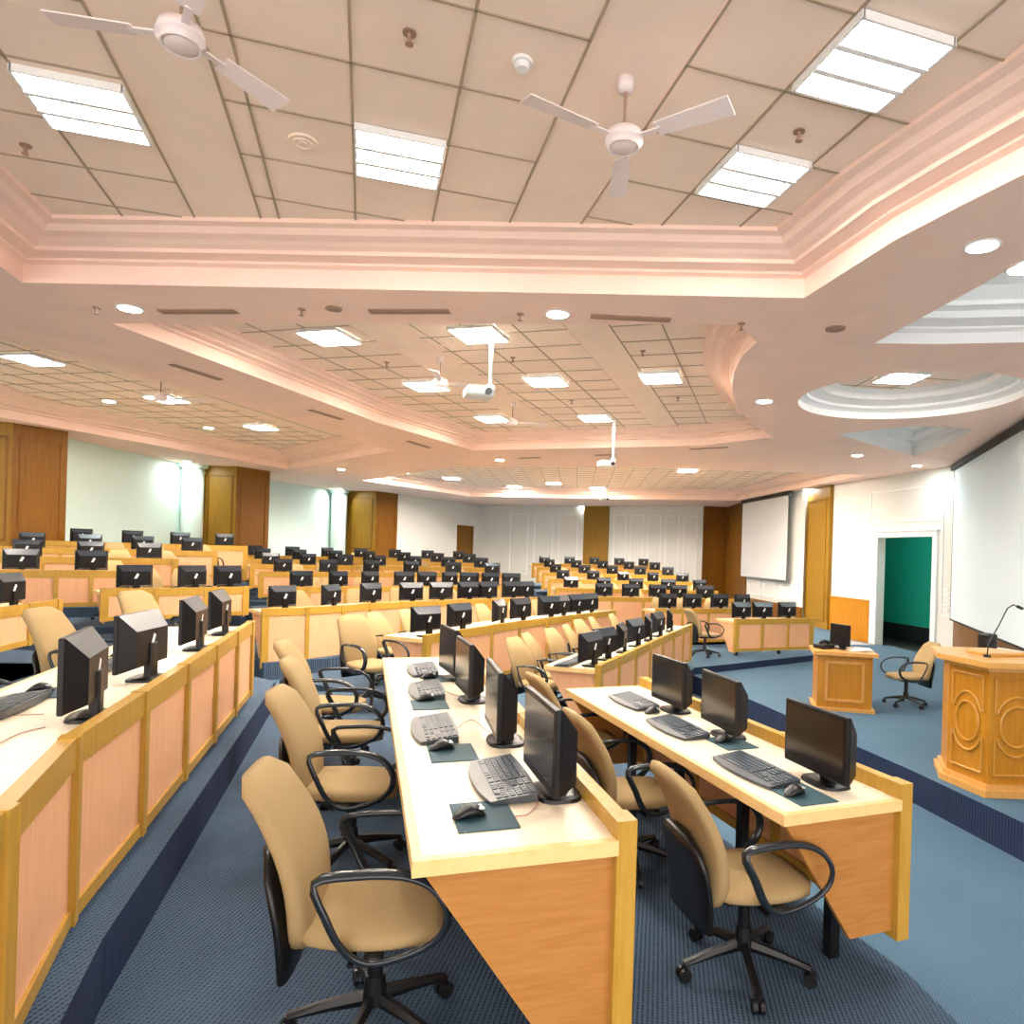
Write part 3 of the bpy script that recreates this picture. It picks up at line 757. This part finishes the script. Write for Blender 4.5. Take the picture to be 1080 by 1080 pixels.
for p, l in [((588, 331), 'centre of the near soffit'), ((137, 325), 'left side of the near soffit'), ((806, 423), 'on the curved soffit beside the round recess'),
             ((904, 480), 'near the doorway, left one of two'), ((967, 491), 'above the doorway wall, right one of two'), ((851, 516), 'above the wooden pilaster'),
             ((1036, 259), 'large and bright at the upper right'), ((1079, 283), 'at the right picture edge, upper right'), ((115, 423), 'near one in the left ceiling bay'), ((220, 451), 'far one in the left ceiling bay'),
             ((197, 487), 'above the first white pillar'), ((360, 495), 'right end of the left soffit'), ((358, 516), 'above the second white pillar'), ((527, 485), 'far centre soffit'), ((614, 534), 'on the back wall soffit beside the wood panel')]:
    hh = HT if p in ((115, 423), (220, 451)) else HS
    x, y = W(*p, hh); place(DL if y < 9 else DLF, x, y, HC+hh, 0, 'round downlight '+l, 'light', 'round ceiling downlights')
# vents
for (a, b, l) in [((169, 328), (249, 328), 'left'), ((390, 328), (474, 328), 'middle'), ((623, 333), (707, 337), 'right')]:
    p, q = Vector(W(*a, HS)), Vector(W(*b, HS)); bm = newbm(); bar(bm, (*p, ZS-.004), (*q, ZS-.004), .10, .012)
    for k in (-.3, 0, .3):
        d = (q-p).normalized(); n = Vector((-d.y, d.x))*.1*k; bar(bm, (*(p+n), ZS-.012), (*(q+n), ZS-.012), .008, .008)
    tag(link('air_vent', bm, 'vent'), 'brown slot air vent on the near soffit, %s of three' % l, 'vent', 'slot air vents')
for (a, b, l) in [((181, 384), (232, 400), 'nearest on the left beam'), ((327, 432), (360, 442), 'middle of the left beam'), ((430, 465), (453, 472), 'far end of the left beam'),
                  ((548, 483), (570, 482.5), 'left of the far soffit'), ((728, 473.5), (768, 471.5), 'right of the far soffit'), ((628, 480), (650, 479.5), 'centre of the far soffit')]:
    p, q = Vector(W(*a, HS)), Vector(W(*b, HS)); bm = newbm(); bar(bm, (*p, ZS-.004), (*q, ZS-.004), .10, .012); bar(bm, (*p, ZS-.012), (*q, ZS-.012), .01, .006)
    tag(link('air_vent', bm, 'vent'), 'thin slot air vent, '+l, 'vent', 'slot air vents')
def disc(p, h, r, label, name='ceiling_speaker', mat='tile', cat='speaker', group='round ceiling speakers'):
    x, y = W(*p, h); bm = newbm(); cyl(bm, (x, y, HC+h-.006), r, .014, 24); tube(bm, [(x+r*.6*cos(2*pi*k/16), y+r*.6*sin(2*pi*k/16), HC+h-.013) for k in range(16)], .006, 5, True); cyl(bm, (x, y, HC+h-.014), r*.25, .01, 12)
    tag(link(name, bm, mat), label, cat, group)
disc((320, 149), HT, .085, 'round white ceiling speaker in the front bay, left of the square light')
disc((881, 346), HS, .085, 'round dark grille on the soffit between middle and stage recess', mat='vent')
disc((352, 325), HS, .07, 'small round brown grille on the near soffit', mat='vent')
disc((473, 363), HT2, .09, 'faint round speaker in the middle ceiling bay')
def sprink(p, h, label, s=1.):
    x, y = W(*p, h); z = HC+h; bm = newbm(); cyl(bm, (x, y, z-.004), .032*s, .008, 14); cyl(bm, (x, y, z-.03), .010*s, .05, 8); cyl(bm, (x, y, z-.056), .02*s, .006, 10)
    tag(link('sprinkler', bm, 'vent'), label, 'sprinkler', 'ceiling sprinklers')
for p, h, l in [((432, 34), HT, 'at the top of the front bay'), ((843, 138), HT, 'between the two right lights'), ((27, 153), HT, 'at the far left of the front bay'),
                ((102, 324), HS, 'beside the left downlight'), ((318, 326), HS, 'left part of the near soffit'), ((549, 331), HS, 'left of the centre downlight'), ((782, 341), HS, 'right part of the near soffit'),
                ((541, 377), HT2, 'behind the projector pole'), ((678, 370), HT2, 'near right of the middle bay'), ((715, 419), HT2, 'far right of the middle bay'), ((603, 422), HT2, 'centre of the middle bay'), ((408, 382), HT2, 'left of the middle bay')]:
    sprink(p, h, 'small ceiling sprinkler '+l)
x, y = W(551, 64, HT); bm = newbm(); cyl(bm, (x, y, ZT-.008), .05, .02, 18); cyl(bm, (x, y, ZT-.03), .032, .03, 16, .038)
tag(link('smoke_detector', bm, 'whitet'), 'white round smoke detector in the front ceiling bay', 'smoke detector')
# ------------------------------------------------------------------ fans
def fan(p, h, hubh, tips, label, r=None):
    x, y = W(*p, h); t = thing('ceiling_fan', label, 'fan', (x, y, HC+h), 'ceiling fans')
    bm = newbm(); cyl(bm, (x, y, HC+h-.03), .035, .06, 16, .05); link('canopy', bm, 'fanm', t, True)
    bm = newbm(); cyl(bm, (x, y, (HC+h-.06+HC+hubh+.05)/2), .008, h-.06-hubh-.05+.02, 10); link('rod', bm, 'vent', t)
    bm = newbm(); cyl(bm, (x, y, HC+hubh+.06), .05, .03, 20, .02); cyl(bm, (x, y, HC+hubh+.02), .098, .05, 28, .085); cyl(bm, (x, y, HC+hubh-.02), .06, .03, 24, .095)
    tube(bm, [(x+.075*cos(2*pi*k/24), y+.075*sin(2*pi*k/24), HC+hubh-.03) for k in range(24)], .006, 6, True); link('motor', bm, 'fanm', t, True)
    for a in tips:
        bm = newbm(); u = Vector((cos(a), sin(a), 0)); n = Vector((-u.y, u.x, 0)); c = Vector((x, y, HC+hubh+.01)); L = r or .56
        box(bm, c+u*.14, (.12, .03, .008), a)
        vs = [c+u*.18-n*.045+Vector((0, 0, .008)), c+u*L-n*.06+Vector((0, 0, .012)), c+u*L+n*.055-Vector((0, 0, .012)), c+u*.18+n*.04-Vector((0, 0, .008))]
        A = [bm.verts.new(v) for v in vs]; B = [bm.verts.new(v+Vector((0, 0, .006))) for v in vs]
        bm.faces.new(A); bm.faces.new(B[::-1])
        for k in range(4): bm.faces.new((A[k], A[(k+1) % 4], B[(k+1) % 4], B[k]))
        link('blade', bm, 'fanm', t)
c0 = W(660, 85, HT)
tips = [math.atan2(W(*q, 2.10)[1]-c0[1], W(*q, 2.10)[0]-c0[0]) for q in ((555, 104), (768, 113), (652, 196))]
fan((660, 85), HT, 2.09, tips, 'white three-bladed ceiling fan hanging in the front bay, near the centre')
c1 = W(193, -35, HT)
fan((193, -35), HT, 2.10, [-.9, 1.1, 3.3], 'white ceiling fan at the top left, cut by the picture edge', .5)
fan((465, 377), HT2, HT2-.32, [.4, 2.4, -1.5], 'ceiling fan behind the projector in the middle bay')
fan((541, 425), HT2, HT2-.32, [.3, 2.3, -1.7], 'farther ceiling fan in the middle bay')
fan((170, 397), HT, HT-.32, [.3, 2.4, -1.8], 'ceiling fan below the lights in the left bay')
# ------------------------------------------------------------------ projectors
def projector(p, h, bh, w, label, side=-1, mat='chrome', bodydx=-.12):
    x, y = W(*p, h); t = thing('projector', label, 'projector', (x, y, HC+h), 'ceiling mounted projectors')
    bm = newbm(); cyl(bm, (x, y, HC+(h+bh)/2+.02), .022, h-bh-.04, 14); cyl(bm, (x, y, HC+h-.01), .05, .02, 16); link('pole', bm, mat, t, True)
    bm = newbm(); box(bm, (x+.0, y, HC+bh+.02), (.08, .1, .07), bev=.01); link('bracket', bm, mat, t)
    bm = newbm(); box(bm, (x+bodydx, y-.05, HC+bh-.045), (w, .27, .10), .35, bev=.025); b = link('body', bm, 'whitet' if mat == 'whitet' else mat, t)
    bm = newbm(); cyl(bm, (x+bodydx+w*.42, y-.17, HC+bh-.045), .035, .05, 16, mat=Matrix.Rotation(pi/2, 4, 'X') @ Matrix.Rotation(.35, 4, 'Y')); link('lens', bm, 'black', t)
projector((519, 349), HT2, 1.72, .30, 'silver projector on a pole in the middle ceiling bay')
projector((648, 443), HT2, 1.62, .26, 'white projector on a white pole at the far middle bay', mat='whitet')
projector((641, 512), HT, 1.95, .30, 'small distant projector before the back wall')
# ================================================================== WALLS
def wall(name, pts, mat, z0=0, z1=ZS+.02, th=.12):
    """visible face along pts (left to right), thickness behind"""
    bm = newbm(); strip(bm, pts, offline(pts, th), z0, z1); return struct(name, bm, mat)
wp = lambda u, v: W(u, v, HS)
LW = [(-10.75, 2), (-10.65, 9.5), (-10.60, 13.2), wp(195, 490)]
wall('wall_left', [(-10.4, -3.5), (-10.5, 8), (-10.6, 13.0), wp(195, 490), wp(286, 507), wp(351, 517), (-7.6, 27.5)], 'mint')
wall('wall_left_far', [(-7.6, 27.5), wp(420, 521), wp(510, 533)], 'white')
wall('wall_back', [wp(510, 533), wp(617, 534), wp(643, 534), wp(742, 534), wp(768, 535)], 'white')
wall('wall_right', [wp(768, 535), wp(790, 528), wp(850, 516), wp(854, 517), wp(880, 511)], 'white')
# door wall with opening
dl, dr = wp(880, 511), wp(1012, 490); dA, dB = Vector(dl), Vector(dr); dd = (dB-dA).normalized(); dn = Vector((-dd.y, dd.x))
def along(u):
    """parameter along the door wall at the pixel column u (floor level line of sight)"""
    k = (u-CX)/F; return ((dA.x-k*dA.y)/(k*dd.y-dd.x))
sA, sB = along(926.5), along(984.5); zD = HC+(594-563)/F*W(955, 500, HS)[1]*1.0
zD = HC+.58
def dpt(s, o=0): return tuple(dA+dd*s+dn*o)
LD = (dB-dA).length
for nm, a, b, z0, z1 in (('wall_door_side', 0, sA, 0, ZS+.02), ('wall_stage_side', sB, LD, 0, ZS+.02), ('wall_above_door', sA, sB, zD, ZS+.02)):
    bm = newbm(); strip(bm, [dpt(a), dpt(b)], [dpt(a, .18), dpt(b, .18)], z0, z1); struct(nm, bm, 'white')
bm = newbm()
for s in (sA, sB):
    bm2 = bm; c = dA+dd*(s+(-.10 if s == sA else .06)); bar(bm, (*(c-dn*.02), STAGE), (*(c-dn*.02), zD+.12), .05, .2 if s == sA else .12)
bm.free(); bm = newbm()
for s, w in ((sA-.12, .24), (sB+.07, .14)):
    a_, b_ = dpt(s-w/2, -.04), dpt(s+w/2, -.04); c_, d_ = dpt(s-w/2, .0), dpt(s+w/2, .0); strip(bm, [a_, b_], [c_, d_], STAGE, zD+.02)
strip(bm, [dpt(sA-.24, -.05), dpt(sB+.14, -.05)], [dpt(sA-.24, 0), dpt(sB+.14, 0)], zD, zD+.13)
strip(bm, [dpt(sA-.28, -.08), dpt(sB+.18, -.08)], [dpt(sA-.28, 0), dpt(sB+.18, 0)], zD+.13, zD+.16)
struct('door_1', bm, 'whitet')
# corridor behind the doorway
bm = newbm(); strip(bm, [dpt(sA-2.0, 1.3), dpt(sB+2.5, 1.3)], [dpt(sA-2.0, 1.4), dpt(sB+2.5, 1.4)], STAGE+.42, ZS); struct('wall_corridor', bm, 'green')
bm = newbm(); strip(bm, [dpt(sA-2.0, 1.28), dpt(sB+2.5, 1.28)], [dpt(sA-2.0, 1.38), dpt(sB+2.5, 1.38)], STAGE, STAGE+.42); struct('baseboard_corridor', bm, 'dark')
for s, w in ((sA-1.9, -.1), (sB+2.4, .1)):
    bm = newbm(); strip(bm, [dpt(s, .2), dpt(s, 1.3)], [dpt(s+w, .2), dpt(s+w, 1.3)], 0, ZS); struct('wall_corridor_side', bm, 'green')
bm = newbm(); q = [dpt(sA-2, .18), dpt(sB+2.5, .18), dpt(sB+2.5, 1.4), dpt(sA-2, 1.4)]; prism(bm, q, ZS, ZS+.05); struct('ceiling_corridor', bm, 'white')
bm = newbm(); prism(bm, q, 0, STAGE+.002); struct('floor_corridor', bm, 'dark')
x, y = dpt((sA+sB)/2, .7); place(DLF, x, y, ZS-.005, 0, 'added unseen downlight lighting the green corridor beyond the doorway', 'light', 'round ceiling downlights')  # added lamp, out of view, brightens the corridor wall
# mouldings on the door wall
def frame_on(bm, P, u0, u1, z0, z1, w=.035, dep=.02):
    """rectangular moulding; P(s, o) maps along/outwards"""
    def seg(a, b, c, d): strip(bm, [P(a, -dep), P(b, -dep)], [P(a, 0), P(b, 0)], c, d)
    seg(u0, u1, z0, z0+w); seg(u0, u1, z1-w, z1); seg(u0, u0+w, z0, z1); seg(u1-w, u1, z0, z1)
bm = newbm(); frame_on(bm, dpt, sA-.35, sB+.2, zD+.35, ZS-.35); struct('trim_1', bm, 'whitet')
bm = newbm(); frame_on(bm, dpt, sB+.27, LD-.08, STAGE+.9, ZS-.4, .02); struct('trim_2', bm, 'whitet')
bm = newbm(); strip(bm, [dpt(0, -.03), dpt(sA-.28, -.03)], [dpt(0), dpt(sA-.28)], STAGE, STAGE+1.02); strip(bm, [dpt(0, -.045), dpt(sA-.28, -.045)], [dpt(0), dpt(sA-.28)], STAGE+1.0, STAGE+1.05)
tag(link('wall_panelling', bm, 'pod'), 'low golden wood panelling left of the green doorway', 'panelling')
bm = newbm()
for k in range(5): box(bm, (*dpt(along(999), -.008), STAGE+1.02+k*.11), (.16, .015, .035), math.atan2(dd.y, dd.x))
tag(link('switch_panel', bm, 'whitet'), 'white stacked light switches right of the doorway', 'switch')
# screen wall
s0 = Vector(dr); s1 = Vector((6.2, 9.3)); sd = (s1-s0).normalized(); sn = Vector((sd.y*-1, sd.x))
wall('wall_screen', [dr, tuple(s1), (6.6, 3), (6.8, -3.5)], 'white')
sn = Vector((-sd.y, sd.x))     # points behind
def spt(s, o=0): return tuple(s0+sd*s+sn*o)
LS = (s1-s0).length
t = thing('projection_screen', 'large white projection screen on the right wall above the podium', 'screen', (*spt(2), HC-1.1))
bm = newbm(); strip(bm, [spt(.08, -.10), spt(LS+2.0, -.10)], [spt(.08, -.085), spt(LS+2.0, -.085)], HC-1.12, ZS-.12); link('fabric', bm, 'projs', t)
bm = newbm(); strip(bm, [spt(.0, -.16), spt(LS+2.0, -.16)], [spt(.0, -.02), spt(LS+2.0, -.02)], ZS-.13, ZS-.02); link('housing', bm, 'dark', t)
bm = newbm(); strip(bm, [spt(.06, -.11), spt(LS+2.0, -.11)], [spt(.06, -.075), spt(LS+2.0, -.075)], HC-1.15, HC-1.12)
strip(bm, [spt(.05, -.105), spt(.08, -.105)], [spt(.05, -.08), spt(.08, -.08)], HC-1.15, ZS-.12); link('border', bm, 'dark', t)
bm = newbm(); strip(bm, [spt(.05, -.04), spt(LS, -.04)], [spt(.05), spt(LS)], STAGE, HC-1.18); tag(link('wall_panelling', bm, 'dwood'), 'brown wood panelling below the large projection screen', 'panelling')
# wooden columns and pillars
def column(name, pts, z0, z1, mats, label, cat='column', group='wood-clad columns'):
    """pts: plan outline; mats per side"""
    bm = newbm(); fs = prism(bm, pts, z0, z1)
    for i, m in enumerate(mats): fs[2+i].material_index = m  # lit and shaded sides put into the cladding colour
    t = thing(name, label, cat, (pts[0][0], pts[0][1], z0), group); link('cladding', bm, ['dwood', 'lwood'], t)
    bm = newbm()
    n = len(pts)
    for i in range(2):
        a_, b_ = Vector(pts[i]), Vector(pts[(i+1) % n]); L = (b_-a_).length; u = (b_-a_)/L; nn = Vector((u.y, -u.x))
        c_ = sum((Vector(p) for p in pts), Vector((0, 0)))/n
        if nn.dot(a_-c_) < 0: nn = -nn
        P = lambda s, o, a_=a_, u=u, nn=nn: tuple(a_+u*s-nn*o)
        frame_on(bm, P, L*.12, L*.9, max(z0, 2.0)+.2, z1-.25, .035, .015)
    link('moulding', bm, 'dwood', t)
zc = .5
A0, A1, A2 = W(-30, 441, HS), W(14, 446, HS), W(72, 455, HS)
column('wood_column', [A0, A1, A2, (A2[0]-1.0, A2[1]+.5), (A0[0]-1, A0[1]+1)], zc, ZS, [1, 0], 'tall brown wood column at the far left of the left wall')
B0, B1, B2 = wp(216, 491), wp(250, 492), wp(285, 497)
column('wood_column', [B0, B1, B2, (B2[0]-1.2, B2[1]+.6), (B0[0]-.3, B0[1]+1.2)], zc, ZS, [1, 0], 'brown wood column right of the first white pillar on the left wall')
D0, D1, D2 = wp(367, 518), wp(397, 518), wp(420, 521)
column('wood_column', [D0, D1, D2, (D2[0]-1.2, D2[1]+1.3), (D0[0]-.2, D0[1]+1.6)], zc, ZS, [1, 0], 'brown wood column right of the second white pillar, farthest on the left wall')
for (u, v, r, l) in ((204, 490, .27, 'first round white pillar on the left wall, between mint wall and wood column'), (358, 517, .27, 'second round white pillar on the left wall, farther away')):
    x, y = W(u, v, HS); t = thing('round_pillar', l, 'pillar', (x, y, zc), 'white pillars')
    bm = newbm(); cyl(bm, (x, y, (zc+ZS)/2), r, ZS-zc, 28); link('shaft', bm, 'mint', t, True)
    bm = newbm(); cyl(bm, (x, y, ZS-.05), r+.07, .1, 28, r+.1); cyl(bm, (x, y, ZS-.2), r+.02, .06, 28); link('capital', bm, 'mint', t)
# left wall small wooden door, back wall wood panels
def panel_on(p, q, z0, z1, mat, name, label, cat, dep=.06, frames=0, fm=None):
    p, q = Vector(p), Vector(q); u = (q-p).normalized(); n = Vector((-u.y, u.x))
    P = lambda s, o=0: tuple(p+u*s+n*o); L = (q-p).length
    t = thing(name, label, cat, (p.x, p.y, z0), None)
    bm = newbm(); strip(bm, [P(0, -dep), P(L, -dep)], [P(0, -.001), P(L, -.001)], z0, z1); link('board', bm, mat, t)
    if frames:
        bm = newbm(); w = L/frames
        for k in range(frames):
            P2_ = lambda s, o=0, k=k: P(s, o-dep)
            frame_on(bm, P2_, w*k+.12*w, w*k+.88*w, z0+(z1-z0)*.08, z1-(z1-z0)*.08, .04, .02)
        link('moulding', bm, fm or mat, t)
    return t
w1, w2 = Vector(wp(420, 521)), Vector(wp(510, 533)); f = lambda u: tuple(w1+(w2-w1)*u)
panel_on(f(.66), f(.86), 1.3, HC+1.05, 'dwood', 'door_leaf', 'small dark wooden door high on the far end of the left wall', 'door', frames=1)
k1, k2 = Vector(wp(510, 533)), Vector(wp(617, 534))
panel_on(k1+(k2-k1)*.25, k1+(k2-k1)*.97, 1.0, ZS-.1, 'white', 'wall_panelling', 'white moulded wall panels left of the orange wood strip on the back wall', 'panelling', .02, 3, 'whitet')
panel_on(wp(617, 534), wp(643, 534), .8, ZS, 'lwood', 'wood_panelling', 'narrow golden wood panel on the back wall lit by a downlight', 'panel', .08)
k1, k2 = Vector(wp(643, 534)), Vector(wp(742, 534))
panel_on(k1+(k2-k1)*.03, k1+(k2-k1)*.97, .8, ZS-.1, 'white', 'wall_panelling', 'white moulded wall panels right of the wood strip on the back wall', 'panelling', .02, 5, 'whitet')
panel_on(wp(742, 534), wp(768, 535), .4, ZS, 'dwood', 'wood_panelling', 'dark wood corner panel on the back wall', 'panel', .08, 1)
panel_on(wp(768, 535), wp(790, 528), .4, ZS, 'dwood', 'wood_panelling', 'dark wood corner panel left of the small projection screen', 'panel', .06, 1)
q0, q1 = Vector(wp(790, 528)), Vector(wp(850, 516)); g = lambda u: tuple(q0+(q1-q0)*u)
panel_on(g(0), g(1), STAGE, HC-1.4, 'dwood', 'wall_panelling', 'low brown panelling below the small projection screen', 'panelling', .05)
panel_on(g(.04), g(.92), HC-1.3, HC-.72, 'white', 'wall_panelling', 'white moulded panel below the small projection screen', 'panelling', .02, 3, 'whitet')
panel_on(wp(854, 517), wp(880, 511), STAGE, ZS-.01, 'lwood', 'wood_pilaster', 'golden wood pilaster left of the white doorway wall', 'pilaster', .10, 1)
qd = (q1-q0).normalized(); qn = Vector((-qd.y, qd.x)); gg = lambda s, o=0: tuple(q0+qd*s+qn*o); QL = (q1-q0).length
t = thing('projection_screen', 'small grey projection screen hanging on the right wall between wood panels', 'screen', (*gg(1), HC))
bm = newbm(); strip(bm, [gg(.1, -.26), gg(QL*.86, -.26)], [gg(.1, -.245), gg(QL*.86, -.245)], HC-.62, ZS-.12); link('fabric', bm, 'projs2', t)
bm = newbm(); strip(bm, [gg(.05, -.3), gg(QL*.9, -.3)], [gg(.05, -.18), gg(QL*.9, -.18)], ZS-.13, ZS-.02); link('housing', bm, 'dark', t)
bm = newbm(); strip(bm, [gg(.1, -.27), gg(QL*.86, -.27)], [gg(.1, -.235), gg(QL*.86, -.235)], HC-.65, HC-.62); link('bottom_bar', bm, 'chrome', t)
# ================================================================== STAGE FURNITURE
# podium
P0, Q0 = Vector((3.42, 6.40)), Vector((3.55, 5.90))
poly = [(3.42, 6.40), (3.55, 5.90), (4.12, 5.90), (4.40, 6.35), (4.12, 6.85), (3.60, 6.85)]
c = Vector((3.9, 6.38))
def scl(p, k): return [(c.x+(x-c.x)*k, c.y+(y-c.y)*k) for x, y in p]
t = thing('podium', 'faceted golden wood podium with round mouldings at the right edge of the stage', 'podium', (c.x, c.y, STAGE))
body = inset(poly, .06) if area(poly) > 0 else inset(poly, .06)
bm = newbm(); prism(bm, poly, STAGE, STAGE+.06); prism(bm, inset(poly, .03), STAGE+.06, STAGE+.10); link('plinth', bm, 'podl', t)
bm = newbm(); prism(bm, body, STAGE+.10, STAGE+1.08); link('body', bm, 'pod', t)
bm = newbm(); prism(bm, inset(poly, .02), STAGE+1.08, STAGE+1.12); prism(bm, inset(poly, -.05), STAGE+1.12, STAGE+1.17); link('top', bm, 'podl', t)
n = len(body)
for i in (0, 1, 2):
    # faces: edge between body[i] and body[i+1]
    a_, b_ = Vector(body[i]), Vector(body[(i+1) % n]); L = (b_-a_).length; u = (b_-a_)/L; o_ = Vector((u.y, -u.x))
    if o_.dot(a_-c) < 0: o_ = -o_
    Pf = lambda s, o=0, a_=a_, u=u, o_=o_: tuple(a_+u*s-o_*o)
    m = (a_+b_)/2; zc_ = STAGE+.60; bm = newbm()
    mw = L*.5-.055; r1_, r2_ = min(.235, mw), min(.165, mw*.75)
    def ring(rx, rz, rad, a0=0, a1=2*pi, N=36, closed=True):
        pts = []
        for k in range(N if closed else N+1):
            an = a0+(a1-a0)*k/N; q = m+u*(rx*cos(an))+o_*.006; pts.append((q.x, q.y, zc_+rz*sin(an)))
        tube(bm, pts, rad, 6, closed)
    ring(r2_, .175, .013)
    th0 = .45
    ring(r1_, .26, .012, th0, pi-th0, 20, False); ring(r1_, .26, .012, pi+th0, 2*pi-th0, 20, False)
    e = mw
    def ln(x0, z0, x1, z1):
        p_, q_ = m+u*x0+o_*.006, m+u*x1+o_*.006; tube(bm, [(p_.x, p_.y, z0), (q_.x, q_.y, z1)], .011, 6)
    for sgn in (1, -1):
        zz = zc_+sgn*.42; zi = zc_+sgn*.26*sin(th0)
        ln(-e, zz, e, zz); ln(-e, zz, -e, zi); ln(e, zz, e, zi)
    link('moulding', bm, 'podm', t)
bm = newbm(); mx, my = 3.66, 6.02; zt_ = STAGE+1.17
mx, my = W(1041, 693, -(HC-zt_)); 
tg = thing('gooseneck_microphone', 'thin black gooseneck microphone on the podium top', 'microphone', (mx, my, zt_))
cyl(bm, (mx, my, zt_+.012), .03, .024, 14); link('base', bm, 'black', tg)
bm = newbm(); s_ = my/F; tube(bm, [(mx, my, zt_), (mx+.01, my, zt_+.12), (mx+12*s_, my, zt_+35*s_), (mx+20*s_, my, zt_+52*s_), (mx+26*s_, my, zt_+56*s_), (mx+31*s_, my, zt_+54*s_)], .006, 8); link('neck', bm, 'black', tg, True)
bm = newbm(); tube(bm, [(mx+30*s_, my, zt_+54.5*s_), (mx+36*s_, my, zt_+52*s_)], .014, 10); link('head', bm, 'black', tg, True)
bm = newbm(); box(bm, (3.93, 6.42, zt_+.015), (.42, .30, .03), .3, bev=.008); tag(link('document_tray', bm, 'podl'), 'raised wooden reading ledge on top of the podium', 'ledge')
# white equipment behind the podium
x, y = 5.0, 8.1
t = thing('equipment_cabinet', 'white equipment box standing behind the podium below the large screen', 'cabinet', (x, y, STAGE))
bm = newbm(); box(bm, (x, y, STAGE+.5), (.5, .45, 1.0), .3, bev=.02); link('body', bm, 'whitet', t)
bm = newbm(); box(bm, (x-.05, y-.22, STAGE+.5), (.36, .06, .8), .3); link('door', bm, 'chrome', t)
bm = newbm(); box(bm, (x-.18, y-.05, STAGE+1.1), (.14, .16, .2), .3, bev=.02); cyl(bm, (x-.2, y-.14, STAGE+1.1), .05, .02, 14, mat=Matrix.Rotation(pi/2, 4, 'X')); tag(link('loudspeaker', bm, 'black'), 'small black loudspeaker seen just above the podium', 'speaker')
# small desk on stage
p0, p1 = Vector(W(858, 748.5, -2.0)), Vector(W(923, 753.5, -2.0)); u = (p1-p0).normalized(); n = Vector((-u.y, u.x)); L = (p1-p0).length; zz = STAGE
t = thing('lecturer_desk', 'small golden wood panelled desk standing in the middle of the stage', 'desk', (p0.x, p0.y, zz))
Pd = lambda s, o=0: tuple(p0+u*s+n*o)
def bx(name, s0_, s1_, o0, o1, z0, z1, mat):
    bm = newbm(); strip(bm, [Pd(s0_, o0), Pd(s1_, o0)], [Pd(s0_, o1), Pd(s1_, o1)], z0, z1); return link(name, bm, mat, t)
bx('plinth', -.0, L, -.0, .62, zz, zz+.045, 'podl'); bx('body', .04, L-.04, .03, .6, zz+.045, zz+.74, 'pod'); bx('top', -.02, L+.02, -.03, .66, zz+.74, zz+.785, 'podl')
bm = newbm(); frame_on(bm, lambda s, o=0: Pd(s, o+.03), .14, L-.14, zz+.13, zz+.66, .03, .015); link('moulding', bm, 'podl', t)
cx_, cy_ = Pd(.15, .35)
tm = thing('telephone', 'black desk telephone with upright handset on the stage desk', 'telephone', (cx_, cy_, zz+.785))
bm = newbm(); box(bm, (cx_, cy_, zz+.815), (.22, .20, .06), .5, bev=.015); link('body', bm, 'black', tm)
bm = newbm(); tube(bm, [(cx_-.06, cy_, zz+.86), (cx_, cy_, zz+.885), (cx_+.07, cy_, zz+.86)], .022, 8); link('handset', bm, 'black', tm, True)
cx_, cy_ = Pd(.36, .38)
tm = thing('monitor', 'black monitor seen edge-on on the small stage desk', 'monitor', (cx_, cy_, zz+.785))
bm = newbm(); box(bm, (cx_, cy_, zz+.98), (.045, .36, .29), .35, bev=.008); link('bezel', bm, 'shell', tm)
bm = newbm(); box(bm, (cx_+.04, cy_, zz+.86), (.05, .08, .14), .35); box(bm, (cx_+.03, cy_, zz+.793), (.16, .18, .016), .35); link('foot', bm, 'black', tm)
cx_, cy_ = Pd(.6, .33); bm = newbm()
for k in range(4): box(bm, (cx_+.01*k, cy_, zz+.789+.006*k), (.30, .2, .005), .2+.3*k)
tag(link('paper_stack', bm, 'paper'), 'loose white papers on the small stage desk', 'paper')
x, y = W(955, 744, -2.0); putchair(x, y, STAGE, (-1, -.05), 'beige office chair on the stage beside the small desk, facing left')
# ================================================================== CAMERA, WORLD, RENDER
cam = bpy.data.cameras.new('camera'); co = bpy.data.objects.new('camera', cam); C.objects.link(co)
cam.sensor_width = 36; cam.lens = F/1080*36; cam.shift_x = -(CX-540)/1080; cam.shift_y = (CY-540)/1080; cam.clip_start = .05
co.matrix_world = Matrix.Translation((0, 0, HC)) @ Matrix.Rotation(pi/2, 4, 'X') @ Matrix.Rotation(R, 4, 'Z')
bpy.context.scene.camera = co
w = bpy.data.worlds.new('world'); bpy.context.scene.world = w; w.use_nodes = True
w.node_tree.nodes['Background'].inputs[0].default_value = (1, .93, .88, 1); w.node_tree.nodes['Background'].inputs[1].default_value = 1.4
for o in (MON, MONF, KB, MO, MP, CH, CHF, FX, DL, FXF, DLF, FXB):
    if 'used' in o: del o['used']
vs = bpy.context.scene.view_settings
vs.view_transform = 'Standard'; vs.look = 'None'; vs.exposure = 1.6; vs.gamma = 1
